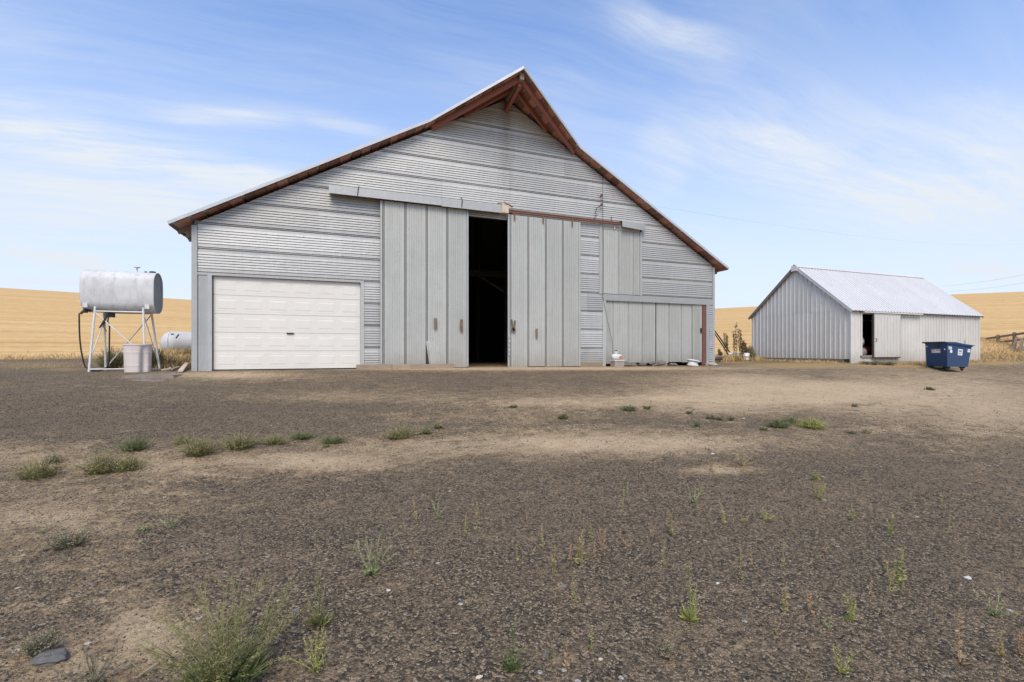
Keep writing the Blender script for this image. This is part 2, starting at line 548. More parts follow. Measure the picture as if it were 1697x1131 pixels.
TANFAR = [(1330, 606, 130, 5.5, 0.9), (1480, 606, 120, 4.5, 0.85), (1650, 601, 100, 6, 0.8), (60, 606, 130, 9, 0.5), (1215, 598, 60, 6, 0.8), (110, 612, 60, 5, 0.5)]


def tan_mask(x, y, z):
    dep = x * SN + y * CS
    dep = np.where(dep < 0.3, 0.3, dep)
    lat = x * CS - y * SN
    px = PCX + FPX * lat / dep
    py = HZ - FPX * (z - CZ) / dep
    m = np.zeros_like(x)
    for cx, cy, rx, ry, s in TAN:
        m = np.maximum(m, s * soft(px, py, cx, cy, rx * 1.15, ry * 1.2)) + 0.15 * s * soft(px, py, cx, cy, rx * 1.3, ry * 1.6)
    far = np.zeros_like(x)
    for cx, cy, rx, ry, s in TANFAR:
        far = np.maximum(far, s * soft(px, py, cx, cy, rx, ry))
    ahead = sstep(0.5, 1.2, dep)
    m = m * ahead + 0.35 * (1 - ahead)
    return np.clip(m + 0.16 * sstep(5, 9, dep), 0, 1), far * ahead


NA = 560
fine_a = np.linspace(-R(62), R(62), 460)
coarse = np.linspace(R(62), 2 * math.pi - R(62), NA - 460 + 2)[1:-1]
AZ = np.concatenate([fine_a, coarse]) + YAW
r_in = 0.35 * (R_EDGE / 0.35) ** np.linspace(0, 1, 270)
r_out = R_EDGE * (1500 / R_EDGE) ** np.linspace(0, 1, 90)


def polar(rs):
    rr, aa = np.meshgrid(rs, AZ, indexing='ij')
    x, y = rr * np.sin(aa), rr * np.cos(aa)
    return x, y, gz(x, y)


def grid_faces(nr, na, off=0):
    i = np.arange(nr - 1)[:, None] * na
    j = np.arange(na)[None, :]
    j2 = (j + 1) % na
    q = np.stack([i + j, i + j2, i + na + j2, i + na + j], -1).reshape(-1, 4) + off
    return q[:, ::-1]


def fast_mesh(name, co, faces, mat, attrs=(), smooth=True):
    """co (n,3), faces (m,k) -> object; k constant"""
    k = faces.shape[1]
    me = bpy.data.meshes.new(name)
    me.vertices.add(len(co))
    me.vertices.foreach_set('co', np.ascontiguousarray(co, dtype=np.float32).ravel())
    me.loops.add(faces.size)
    me.loops.foreach_set('vertex_index', faces.astype(np.int32).ravel())
    me.polygons.add(len(faces))
    me.polygons.foreach_set('loop_start', np.arange(0, faces.size, k, dtype=np.int32))
    me.polygons.foreach_set('loop_total', np.full(len(faces), k, dtype=np.int32))
    if smooth:
        me.polygons.foreach_set('use_smooth', np.ones(len(faces), dtype=bool))
    me.update(calc_edges=True)
    for nm, arr in attrs:
        a = me.attributes.new(nm, 'FLOAT', 'POINT')
        a.data.foreach_set('value', np.ascontiguousarray(arr, dtype=np.float32).ravel())
    me.materials.append(mat)
    o = bpy.data.objects.new(name, me)
    COL.objects.link(o)
    return o


def mat_yard():
    m, n, bs, P = new_mat('gravel_and_dirt')
    t = n.add('ShaderNodeAttribute', attribute_name='tan').outputs['Fac']
    tf = n.add('ShaderNodeAttribute', attribute_name='drygrass').outputs['Fac']
    big = n.noise(P, 0.55, 5, 0.6)
    mid = n.noise(n.mapping(P, (1.0, 1.6, 1), (0, 0, R(-12))), 3.2, 6, 0.66, 0.4)
    fin = n.noise(P, 22, 5, 0.7)
    # patchy dirt: mask broken up at several sizes
    k = n.math('ADD', t, n.math('MULTIPLY_ADD', big, 0.9, -0.45))
    k = n.math('ADD', k, n.math('MULTIPLY_ADD', mid, 1.5, -0.75))
    k = n.math('ADD', k, n.math('MULTIPLY_ADD', fin, 2.2, -1.1))
    k = n.math('ADD', k, n.math('MULTIPLY_ADD', n.noise(P, 70, 3, 0.7), 0.9, -0.45))
    k = n.ramp(k, [(0.14, 0.0), (0.56, 1.0)])
    vo = n.add('ShaderNodeTexVoronoi', feature='F1')
    vo.inputs['Scale'].default_value = 85
    n.link(P, vo.inputs['Vector'])
    vs = n.add('ShaderNodeSeparateColor')
    n.link(vo.outputs['Color'], vs.inputs[0])
    vo2 = n.add('ShaderNodeTexVoronoi', feature='F1')
    vo2.inputs['Scale'].default_value = 23
    n.link(P, vo2.inputs['Vector'])
    vs2 = n.add('ShaderNodeSeparateColor')
    n.link(vo2.outputs['Color'], vs2.inputs[0])
    grav = n.ramp(vs.outputs[0], [(0.0, (0.030, 0.026, 0.021)), (0.40, (0.066, 0.056, 0.044)), (0.62, (0.115, 0.092, 0.066)), (0.82, (0.26, 0.195, 0.125)), (1.0, (0.40, 0.32, 0.225))])
    grav = n.mix(n.math('MULTIPLY', n.ramp(vs2.outputs[1], [(0.5, 0), (0.9, 1)]), 0.45), grav, (0.16, 0.122, 0.080))
    soil = n.ramp(n.noise(P, 7, 6, 0.7), [(0.28, (0.20, 0.142, 0.080)), (0.50, (0.34, 0.246, 0.145)), (0.72, (0.50, 0.375, 0.235))])
    soil = n.mix(n.ramp(vs.outputs[1], [(0.72, 0), (0.80, 0.8)]), soil, (0.095, 0.08, 0.068))
    soil = n.mix(n.ramp(n.math('ADD', t, n.math('MULTIPLY_ADD', mid, 0.7, -0.35)), [(0.55, 0), (0.95, 0.8)]), soil, (0.54, 0.41, 0.265))
    col = n.mix(k, grav, soil)
    thin = n.math('MULTIPLY', n.ramp(n.noise(P, 26, 6, 0.75), [(0.46, 0), (0.60, 1)]), 0.62)
    patchy = n.noise(n.mapping(P, (1.0, 1.5, 1), (0, 0, R(25)), (3, 9, 0)), 1.3, 6, 0.7, 0.3)
    thin = n.math('MULTIPLY', thin, n.ramp(patchy, [(0.40, 0.25), (0.62, 1.25)]))
    fleck = n.ramp(n.noise(n.mapping(P, (1.0, 1.5, 1), (0, 0, R(-20)), (7, 2, 0)), 6.5, 8, 0.78, 0.5), [(0.555, 0), (0.615, 0.72)])
    fleck = n.math('MULTIPLY', fleck, n.ramp(patchy, [(0.36, 0.1), (0.58, 1.0)]))
    col = n.mix(fleck, col, (0.30, 0.222, 0.145))
    col = n.mix(thin, col, (0.25, 0.182, 0.118))
    dg = n.math('ADD', tf, n.math('MULTIPLY_ADD', mid, 0.8, -0.45))
    col = n.mix(n.ramp(dg, [(0.2, 0), (0.6, 1)]), col, n.ramp(fin, [(0.3, (0.26, 0.175, 0.085)), (0.7, (0.46, 0.33, 0.17))]))
    chips = n.ramp(vs2.outputs[2], [(0.990, 0), (0.994, 1)])
    chips = n.math('MULTIPLY', chips, n.ramp(vo2.outputs['Distance'], [(0.25, 1), (0.32, 0)]))
    col = n.mix(chips, col, (0.52, 0.49, 0.44))
    hs = n.add('ShaderNodeHueSaturation')
    hs.inputs['Saturation'].default_value = 1.07
    hs.inputs['Value'].default_value = 1.05
    n.link(col, hs.inputs['Color'])
    col = hs.outputs[0]
    n.link(col, bs.inputs['Base Color'])
    bs.inputs['Roughness'].default_value = 0.95
    bs.inputs['Specular IOR Level'].default_value = 0.15
    h = n.math('ADD', n.math('MULTIPLY', n.math('MULTIPLY', vo.outputs['Distance'], -1.0), n.math('MULTIPLY_ADD', k, -0.6, 1.0)), n.math('MULTIPLY', n.math('MULTIPLY', vo2.outputs['Distance'], -0.45), n.math('MULTIPLY_ADD', k, -0.7, 1.0)))
    h = n.math('ADD', h, n.math('MULTIPLY', n.noise(P, 16, 7, 0.76), 1.4))
    bump(n, bs, h, 0.9, 0.016)
    return m


def mat_field():
    m, n, bs, P = new_mat('wheat_stubble')
    row = n.add('ShaderNodeAttribute', attribute_name='row').outputs['Fac']
    cmb_ = n.add('ShaderNodeCombineXYZ')
    sp = n.add('ShaderNodeSeparateXYZ')
    n.link(P, sp.inputs[0])
    n.link(n.math('MULTIPLY', sp.outputs[0], 0.035), cmb_.inputs[0])
    wob = n.noise(P, 0.02, 3, 0.5)
    rw = n.math('ADD', row, n.math('MULTIPLY', wob, 10.0))
    n.link(rw, cmb_.inputs[1])
    a = n.noise(n.mapping(cmb_.outputs[0], (0.8, 0.45, 1)), 1.0, 5, 0.7)       # wide swaths
    b = n.noise(n.mapping(cmb_.outputs[0], (0.4, 1.5, 1)), 1.0, 5, 0.75)
    c = n.noise(P, 1.6, 5, 0.75)
    base = n.ramp(a, [(0.30, (0.55, 0.34, 0.14)), (0.5, (0.665, 0.435, 0.195)), (0.72, (0.73, 0.51, 0.25))])
    base = n.mix(n.math('MULTIPLY', n.ramp(b, [(0.55, 0), (0.60, 1)]), 0.5), base, (0.42, 0.235, 0.08))
    base = n.mix(n.math('MULTIPLY', n.ramp(c, [(0.4, 1), (0.6, 0)]), 0.30), base, (0.38, 0.215, 0.07))
    spots = n.ramp(n.noise(n.mapping(P, (0.5, 1, 1)), 0.16, 6, 0.75), [(0.64, 0), (0.68, 0.7)])
    base = n.mix(spots, base, (0.22, 0.16, 0.06))
    n.link(base, bs.inputs['Base Color'])
    bs.inputs['Roughness'].default_value = 1.0
    bs.inputs['Specular IOR Level'].default_value = 0.05
    bump(n, bs, n.math('ADD', c, n.math('MULTIPLY', n.noise(P, 7, 4), 0.5)), 0.6, 0.12)
    return m


YARD, FIELD = mat_yard(), mat_field()
x, y, z = polar(r_in)
co = np.stack([x.ravel(), y.ravel(), z.ravel()], 1)
tm, tf = tan_mask(co[:, 0], co[:, 1], co[:, 2])
fcs = grid_faces(len(r_in), len(AZ))
o = fast_mesh('gravel_yard', np.vstack([co, [[0, 0, G(0, 0)]]]), fcs, YARD, (('tan', np.append(tm, 0.3)), ('drygrass', np.append(tf, 0.0))))
o['kind'] = 'structure'
x, y, z = polar(r_out)
co = np.stack([x.ravel(), y.ravel(), z.ravel()], 1)
o = fast_mesh('stubble_field', co, grid_faces(len(r_out), len(AZ)), FIELD, (('row', np.hypot(co[:, 0], co[:, 1])),))
o['kind'] = 'structure'

# ------------------------------------------------------------------ big barn
YW = 13.9                      # front wall plane
BX0, BX1, BXC = -3.53, 13.59, 5.03
ZG = 0.90
RIDGE, SLOPE = 9.66, 0.566     # underside of the metal roof
Y_BACK = 33.0
barn = thing('barn', (BXC, YW, ZG), 'big grey corrugated metal barn with a pointed roof hood and a dark door gap', 'barn')


def hw(zz):
    return max(0.0, (RIDGE - 0.13 - zz) / SLOPE)


# openings in the front (x0, x1, z0, z1)
OPEN = [(BX0, 0.65, -9, 3.45), (1.40, 7.35, -9, 5.65), (8.52, 10.22, 3.43, 5.86), (8.60, 13.31, -9, 3.40)]


def free(xa, xb, zm):
    iv = [(xa, xb)]
    for a, b, c, d in OPEN:
        if c < zm < d:
            out = []
            for p, q in iv:
                if b <= p or a >= q:
                    out.append((p, q))
                else:
                    if a > p:
                        out.append((p, a))
                    if b < q:
                        out.append((b, q))
            iv = out
    return iv


def sheet_profile():
    """(u, d): height in the sheet and how far it stands proud; flat - six corrugations - flat - lap"""
    p = [(0.0, 0.004), (0.004, -0.026), (0.019, -0.028), (0.024, 0.007), (0.036, 0.007), (0.041, -0.028), (0.056, -0.026), (0.061, 0.014), (0.070, 0.004), (0.135, 0.003)]
    pr = 0.0705
    for k in range(6):
        for q, d in ((0.06, -0.016), (0.18, -0.017), (0.27, 0.013), (1.0, 0.004)):
            p.append((0.135 + (k + q) * pr, d))
    p += [(0.568, 0.003), (0.632, 0.003), (0.64, -0.004)]
    return p


PROF = sheet_profile()
COURSE0 = 0.89 - 0.02
joints = [BX0 + 0.11, -0.55, 2.35, 5.15, 8.0, 10.9, BX1 - 0.09]
for k in range(14):
    z0 = COURSE0 + 0.64 * k
    shift = (0.0, -0.9, 0.6)[k % 3]
    js = [joints[0]] + [j + shift for j in joints[1:-1]] + [joints[-1]]
    if 4 <= k <= 7:
        js[4] = 9.3
    for xa, xb in zip(js[:-1], js[1:]):
        mb = MB()
        jit = rnd.uniform(-0.003, 0.003)
        brk = sorted({c - z0 for o_ in OPEN for c in o_[2:] if 0 < c - z0 < 0.64})
        prof = list(PROF)
        for u in brk:
            for i in range(len(prof) - 1):
                if prof[i][0] < u < prof[i + 1][0]:
                    f = (u - prof[i][0]) / (prof[i + 1][0] - prof[i][0])
                    prof.insert(i + 1, (u, prof[i][1] + f * (prof[i + 1][1] - prof[i][1])))
                    break
        for (u0, d0), (u1, d1) in zip(prof[:-1], prof[1:]):
            za, zb = z0 + u0, z0 + u1
            for p, q in free(xa, xb, (za + zb) / 2):
                la, ra = max(p, BXC - hw(za)), min(q, BXC + hw(za))
                lb, rb = max(p, BXC - hw(zb)), min(q, BXC + hw(zb))
                if ra - la < 0.004:
                    continue
                if rb < lb:
                    rb = lb = min(max((la + ra) / 2, p), q)
                mb.quad((la, YW - d0 - jit, za), (ra, YW - d0 - jit, za), (rb, YW - d1 - jit, zb), (lb, YW - d1 - jit, zb))
        if mb.f:
            mb.build('metal_sheet', GALV, barn)

# dark backing added right behind the sheets to block light leaks
mb = MB()
zs = sorted({ZG - 0.4, 3.40, 3.43, 3.45, 5.65, 5.86, 4.6, 9.52})
for za, zb in zip(zs[:-1], zs[1:]):
    for p, q in free(BX0 + 0.02, BX1 - 0.02, (za + zb) / 2):
        la, ra = max(p, BXC - hw(za)), min(q, BXC + hw(za))
        lb, rb = max(p, BXC - hw(zb)), min(q, BXC + hw(zb))
        if rb < lb:
            rb = lb = BXC
        fr = [(la, za), (ra, za), (rb, zb), (lb, zb)]
        mb.poly([(a, YW + 0.03, b) for a, b in fr])
        mb.poly([(a, YW + 0.13, b) for a, b in reversed(fr)])
        for (a, b), (c, d) in zip(fr, fr[1:] + fr[:1]):
            mb.quad((c, YW + 0.03, d), (a, YW + 0.03, b), (a, YW + 0.13, b), (c, YW + 0.13, d))
mb.build('wall_backing', DARKWOOD, barn)

# side and back walls
for xs, sg in ((BX0, 1), (BX1, -1)):
    mb = MB()
    mb.box(min(xs, xs + sg * 0.12), YW + 0.14, ZG - 0.6, max(xs, xs + sg * 0.12), Y_BACK, 4.835)
    zz = ZG
    while zz < 4.55:
        mb.quad((xs - sg * 0.004, YW + 0.0, zz), (xs - sg * 0.004, Y_BACK, zz), (xs - sg * 0.018, Y_BACK, zz + 0.035), (xs - sg * 0.018, YW + 0.0, zz + 0.035))
        mb.quad((xs - sg * 0.018, YW + 0.0, zz + 0.035), (xs - sg * 0.018, Y_BACK, zz + 0.035), (xs - sg * 0.004, Y_BACK, zz + 0.07), (xs - sg * 0.004, YW + 0.0, zz + 0.07))
        zz += 0.07
    mb.build('side_wall', GALV_TRIM, barn)
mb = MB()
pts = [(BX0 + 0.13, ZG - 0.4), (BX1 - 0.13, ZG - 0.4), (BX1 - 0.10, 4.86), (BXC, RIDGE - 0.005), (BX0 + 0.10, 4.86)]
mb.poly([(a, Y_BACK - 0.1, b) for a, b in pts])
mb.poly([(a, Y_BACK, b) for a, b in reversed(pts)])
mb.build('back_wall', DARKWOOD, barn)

# roof: each slope a slab of metal whose front edge swings out to the hood tip
OV, TIP = 0.30, 1.50
DXK = 2.50                     # where the hood starts, from the ridge
EAVE = 9.00


def front_y(dx):
    return YW - OV - (TIP - OV) * max(0.0, 1 - dx / DXK)


def roof_z(dx):
    return RIDGE - SLOPE * dx


NRM = math.hypot(1, SLOPE)
for sg in (-1, 1):
    mb = MB()
    ks = [0.0, DXK, EAVE]
    th = 0.085
    for a, b in zip(ks[:-1], ks[1:]):
        top = [(BXC + sg * a, front_y(a), roof_z(a) + th), (BXC + sg * b, front_y(b), roof_z(b) + th), (BXC + sg * b, Y_BACK + 0.4, roof_z(b) + th), (BXC + sg * a, Y_BACK + 0.4, roof_z(a) + th)]
        bot = [(p[0], p[1], p[2] - th + 0.012) for p in top]
        mb.poly(top if sg > 0 else top[::-1])
        mb.poly(bot[::-1] if sg > 0 else bot)
        mb.quad(top[0], bot[0], bot[1], top[1])
        # narrow turned-down drip edge just proud of the front
        mb.beam((top[0][0], top[0][1] - 0.012, top[0][2] - 0.045 - 0.0), (top[1][0], top[1][1] - 0.012, top[1][2] - 0.045), 0.014, 0.078)
    e = BXC + sg * EAVE
    mb.quad((e, front_y(9), roof_z(EAVE) + th), (e, Y_BACK + 0.4, roof_z(EAVE) + th), (e, Y_BACK + 0.4, roof_z(EAVE)), (e, front_y(9), roof_z(EAVE)))
    mb.build('roof_slope', ROOF, barn)
MB().tube([(BXC, YW - TIP + 0.05, RIDGE + 0.072), (BXC, Y_BACK + 0.4, RIDGE + 0.072)], 0.03, 8).build('ridge_cap', ROOF, barn)

# roof boards: their undersides and ends show all along the overhang
for sg in (-1, 1):
    d = 0.03
    while d < EAVE - 0.05:
        wd = min(rnd.uniform(0.20, 0.27), EAVE - 0.01 - d)
        gap = rnd.choice((0.015, 0.04, 0.075))
        dm0, dm1 = d, d + wd
        drop = rnd.uniform(0.0, 0.008)
        ins = rnd.uniform(0.03, 0.07)
        mb = MB()
        tk = 0.026
        f0, f1 = front_y(dm0) + ins, front_y(dm1) + ins
        yb = YW + 0.9
        P8 = []
        for dd, ff in ((dm0, f0), (dm1, f1)):
            for lo in (0, 1):
                zz = roof_z(dd) + 0.006 - drop - (tk if lo else 0)
                P8.append(((BXC + sg * dd, ff, zz), (BXC + sg * dd, yb, zz)))
        (a0, a1), (b0, b1), (c0, c1), (d0, d1) = P8
        mb.quad(b0, b1, d1, d0)
        mb.quad(a0, c0, c1, a1)
        mb.quad(a0, b0, d0, c0)
        mb.quad(a0, a1, b1, b0)
        mb.quad(c0, d0, d1, c1)
        mb.build('roof_board', BOARD, barn)
        d += wd + gap

# red hood rafters, ridge beam and brace
for sg in (-1, 1):
    for inset, dend, wdt, hgt in ((0.27, 2.42, 0.06, 0.17), (0.80, 1.42, 0.06, 0.15)):
        mb = MB()
        a, b = 0.05, dend
        pa = (BXC + sg * a, front_y(a) + inset, roof_z(a) - 0.025 - hgt * 0.56)
        yb_ = min(front_y(b) + inset, YW - 0.05)
        pb = (BXC + sg * b, yb_, roof_z(b) - 0.025 - hgt * 0.56)
        mb.beam(pa, pb, wdt, hgt)
        mb.build('hood_rafter', REDWOOD, barn)
MB().box(BXC - 0.06, YW - TIP + 0.12, RIDGE - 0.24, BXC + 0.06, YW - 0.03, RIDGE - 0.045).build('ridge_beam', GREYWOOD, barn)
MB().beam((BXC, YW - TIP + 0.30, RIDGE - 0.30), (BXC, YW - 0.06, 9.20), 0.10, 0.12).build('hood_brace', REDWOOD, barn)
MB().box(BXC - 0.07, YW - 0.11, 9.10, BXC + 0.07, YW - 0.03, RIDGE - 0.25).build('hood_post', REDWOOD, barn)
# rafters under the eaves at the wall line
for sg, xs in ((-1, BX0), (1, BX1)):
    for k in range(7):
        yy = YW + 0.25 + k * 0.9
        dx0, dx1 = abs(xs - BXC) - 0.3, EAVE - 0.05
        MB().beam((BXC + sg * dx0, yy, roof_z(dx0) - 0.09), (BXC + sg * dx1, yy, roof_z(dx1) - 0.09), 0.05, 0.11).build('eave_rafter', GREYWOOD, barn)

# trim
def trim(x0, z0, x1, z1, proud=0.03, mat=GALV_TRIM, name='trim_board', back=0.02):
    return MB().box(x0, YW - proud, z0, x1, YW + back, z1).build(name, mat, barn)


trim(BX0 - 0.02, ZG - 0.15, BX0 + 0.105, 4.66, 0.032, name='corner_trim')
trim(BX1 - 0.085, ZG - 0.15, BX1 + 0.02, 4.66, 0.032, name='corner_trim')
trim(0.565, ZG - 0.1, 0.66, 3.40, 0.028, name='door_jamb')
trim(-3.20, ZG - 0.1, -3.10, 3.40, 0.045, name='door_jamb')
trim(-3.42, 3.40, 0.66, 3.46, 0.026, name='door_header')
trim(8.60, 3.20, 13.50, 3.405, 0.034, name='door_header')
trim(8.60, ZG - 0.1, 8.72, 3.195, 0.030, name='door_jamb')
trim(13.20, ZG - 0.1, 13.33, 3.195, 0.030, name='door_jamb')
trim(8.46, 3.42, 8.57, 5.88, 0.030, name='door_jamb')
trim(10.15, 3.42, 10.24, 5.72, 0.030, name='door_jamb')
trim(7.66, ZG + 0.05, 7.72, 5.80, 0.036, name='edge_trim')
# board skirt at the foot between the doors, and the plate over the small hay door
trim(7.72, ZG - 0.1, 8.60, ZG + 0.14, 0.028, TIMBER, 'skirt_board')
trim(8.57, 5.70, 10.15, 5.90, 0.012, GALV_TRIM, 'head_plate')


def vsheet(x0, x1, z0, z1, yf, parent, amp=0.6, mat=GALV_DOOR, lip=0.0, curl=0.0, lean=0.0):
    """upright ribbed sheet; curl pulls the lower left corner aside"""
    W_ = x1 - x0
    mb = MB()
    pr = [(u / 0.64 * W_, d * (0.5 if (u < 0.07 or u > 0.6) else amp * 0.55)) for u, d in PROF]
    zl = [z0, z0 + (z1 - z0) * 0.16, z1] if curl else [z0, z1]
    for (u0, d0), (u1, d1) in zip(pr[:-1], pr[1:]):
        for zi, (za, zb) in enumerate(zip(zl[:-1], zl[1:])):
            sa = curl * (1 - u0 / W_) if (curl and zi == 0) else 0
            sb = curl * (1 - u1 / W_) if (curl and zi == 0) else 0
            oa = 0.10 * sa / max(curl, 1e-6) if curl else 0
            ob = 0.10 * sb / max(curl, 1e-6) if curl else 0
            mb.quad((x0 + u0 + sa, yf - d0 - oa, za), (x0 + u1 + sb, yf - d1 - ob, za), (x0 + u1 + lean, yf - d1, zb), (x0 + u0 + lean, yf - d0, zb))
    return mb.build('metal_sheet', mat, parent)


# upright sheets left of the garage door
vsheet(-3.425, -3.21, ZG - 0.05, 3.40, YW - 0.006, barn, 0.5, GALV_TRIM)

# white sectional garage door: five sections of six raised panels
mb = MB()
GX0, GX1, GZ0, GZ1, GY = -3.09, 0.565, 0.945, 3.40, YW + 0.075
mb.box(GX0, GY + 0.01, GZ0 - 0.03, GX1, GY + 0.05, GZ1)
gdoor = mb.build('garage_door', WHITE_DOOR, barn)
MB().box(GX0 + 0.01, GY - 0.012, GZ0 - 0.04, GX1 - 0.01, GY + 0.012, GZ0 - 0.002).build('bottom_seal', BLACK, gdoor)
sh_ = (GZ1 - GZ0) / 5
pw = (GX1 - GX0) / 6
pm = None
for r_ in range(5):
    zb = GZ0 + r_ * sh_
    mb = MB().box(GX0 + 0.004, GY - 0.012, zb + 0.004, GX1 - 0.004, GY + 0.008, zb + sh_ - 0.004)
    mb.build('door_section', WHITE_DOOR, gdoor)
    for c_ in range(6):
        xa = GX0 + c_ * pw + 0.055
        xb = xa + pw - 0.11
        za, zb2 = zb + 0.085, zb + sh_ - 0.085
        if pm is None:
            mb = MB()
            rings = [(0.0, -0.0138), (0.012, -0.0126), (0.032, -0.0126), (0.066, -0.0172)]
            W2, H2 = xb - xa, zb2 - za
            prev = None
            for ins, dep in rings:
                q = [(ins, dep, ins), (W2 - ins, dep, ins), (W2 - ins, dep, H2 - ins), (ins, dep, H2 - ins)]
                if prev:
                    for i in range(4):
                        mb.quad(prev[i], prev[(i + 1) % 4], q[(i + 1) % 4], q[i])
                prev = q
            mb.poly(prev)
            # edge of the pressed panel down to the section face
            q0 = [(0, -0.0138, 0), (W2, -0.0138, 0), (W2, -0.0138, H2), (0, -0.0138, H2)]
            q1 = [(-0.012, -0.011, -0.012), (W2 + 0.012, -0.011, -0.012), (W2 + 0.012, -0.011, H2 + 0.012), (-0.012, -0.011, H2 + 0.012)]
            for i in range(4):
                mb.quad(q1[i], q1[(i + 1) % 4], q0[(i + 1) % 4], q0[i])
            po = mb.build('raised_panel', WHITE_DOOR, None)
            pm = po
        else:
            po = pm.copy()
            COL.objects.link(po)
        po.parent = gdoor
        po.location = Vector((xa, GY, za)) - Vector(barn['_base'])
MB().box(-1.36, GY - 0.045, 1.90, -1.18, GY - 0.013, 1.935).build('handle', DARKIRON, gdoor)


# big sliding doors
def sliding_door(x0, x1, z0, z1, yf, n, curl_at=None, lean=0.0):
    mb = MB().box(x0 + 0.01, yf + 0.025, z0 + 0.03, x1 - 0.01, yf + 0.075, z1 - 0.01)
    d = mb.build('sliding_door', DARKWOOD, barn)
    ws = (x1 - x0 - 0.12) / n
    for k in range(n):
        vsheet(x0 + 0.06 + k * ws, x0 + 0.06 + (k + 1) * ws, z0 + rnd.uniform(-0.01, 0.03), z1, yf + 0.012, d, 0.62, curl=0.10 if k == curl_at else 0.0)
    for a in (x0, x1 - 0.058):
        MB().box(a, yf - 0.012, z0 + 0.02, a + 0.058, yf + 0.024, z1 - 0.003).build('edge_trim', GALV_TRIM, d)
    return d


ld = sliding_door(1.10, 3.73, 0.93, 5.80, YW - 0.14, 4, curl_at=2)
rd = sliding_door(5.03, 7.65, 0.90, 5.80, YW - 0.14, 4)


def wood_handle(d, cx_, cz_, w_, h_, slant=0.0):
    MB().box(-w_ / 2, -0.03, -h_ / 2, w_ / 2, 0.0, h_ / 2, M=Matrix.Translation((cx_, YW - 0.165, cz_)) @ Matrix.Rotation(slant, 4, 'Y')).build('wooden_handle', HANDLEWOOD, d)


wood_handle(ld, 2.70, 2.26, 0.085, 0.31)
wood_handle(ld, 3.50, 2.30, 0.08, 0.20, 0.05)
wood_handle(ld, 3.50, 2.12, 0.09, 0.16, -0.08)
wood_handle(rd, 5.17, 2.26, 0.04, 0.36, -0.13)
wood_handle(rd, 5.24, 2.24, 0.04, 0.34, 0.12)
wood_handle(rd, 5.21, 2.10, 0.13, 0.11, 0.1)
wood_handle(rd, 6.02, 2.01, 0.065, 0.30)
mb = MB()
for q in range(5):
    mb.box(5.035 + 0.012 * (q % 2), YW - 0.19, 1.28 + q * 0.14, 5.075 + 0.012 * (q % 2), YW - 0.155, 1.38 + q * 0.14)
mb.build('torn_strip', ROOF, rd)

# track cover over the left door, in two bent lengths, with a cream end piece
for xa, xb, zd in ((-0.28, 2.87, 0.0), (2.875, 4.78, -0.02)):
    mb = MB()
    A = [(xa, YW - 0.005, 6.13 + zd), (xa, YW - 0.25, 6.04 + zd), (xa, YW - 0.27, 5.80 + zd)]
    B = [(xb, p[1], p[2]) for p in A]
    for i in range(2):
        mb.quad(A[i + 1], B[i + 1], B[i], A[i])
        mb.quad(*[(p[0], p[1] + 0.006, p[2] - 0.004) for p in (A[i], B[i], B[i + 1], A[i + 1])])
    for E_ in (A, B):
        mb.poly([E_[0], E_[1], E_[2], (E_[0][0], YW - 0.17, 5.80 + zd), (E_[0][0], YW - 0.02, 5.95 + zd)])
    mb.build('track_cover', GALV_TRIM, barn)
mb = MB().box(4.79, YW - 0.262, 5.80, 5.02, YW - 0.02, 6.05)
mb.beam((4.66, YW - 0.15, 6.10), (4.92, YW - 0.15, 6.17), 0.12, 0.014)
mb.beam((4.90, YW - 0.15, 6.17), (5.20, YW - 0.15, 6.05), 0.12, 0.014)
mb.build('cover_end', CREAM, barn)
for xx in (0.47, 3.48):
    MB().beam((xx, YW - 0.282, 5.82), (xx + 0.03, YW - 0.262, 6.05), 0.025, 0.008, up=(0, 1, 0)).beam((xx + 0.03, YW - 0.258, 6.05), (xx + 0.05, YW - 0.012, 6.20), 0.025, 0.008, up=(1, 0, 0)).build('cover_strap', DARKIRON, barn)
MB().tube([(-0.1, YW - 0.12, 5.86), (4.8, YW - 0.12, 5.86)], 0.03, 8).build('door_track', RUST, barn)
# rusty double rail over the right door
for zz, rr in ((5.945, 0.026), (5.885, 0.034)):
    MB().tube([(5.05, YW - 0.11, zz), (9.25, YW - 0.11, zz)], rr, 8).build('door_rail', RUST, barn)
for xx in (5.25, 6.26, 7.33):
    MB().box(xx - 0.02, YW - 0.178, 5.62, xx + 0.02, YW - 0.163, 5.86).build('rail_hanger', RUST, barn)

# small hay door with its bent scrap of cover
mb = MB().box(8.575, YW - 0.002, 3.44, 10.145, YW + 0.05, 5.69)
hd = mb.build('hay_door', DARKWOOD, barn)
for a, b in ((8.58, 9.22), (9.22, 9.86), (9.86, 10.14)):
    vsheet(a, b, 3.44, 5.69, YW - 0.016, hd, 0.75)
mb = MB()
for q in range(5):
    f0, f1 = q / 5, (q + 1) / 5
    def pp(f, k):
        xx = 9.28 + 1.0 * f
        return (xx, YW - (0.02, 0.20, 0.22 - 0.05 * f)[k], (6.07 - 0.03 * f, 6.00 - 0.04 * f, 5.79 - 0.05 * f)[k])
    for k in range(2):
        mb.quad(pp(f0, k + 1), pp(f1, k + 1), pp(f1, k), pp(f0, k))
mb.poly([pp(1, 0), pp(1, 1), pp(1, 2)])
mb.build('cover_scrap', GALV_TRIM, barn)
MB().beam((9.05, YW - 0.07, 5.72), (9.07, YW - 0.05, 6.00), 0.03, 0.01, up=(0, 1, 0)).build('bare_bracket', STAND, barn)
MB().tube([(8.93, YW - 0.04, 5.96), (8.95, YW - 0.05, 6.15)], 0.012, 6).build('rail_bolt', DARKIRON, barn)

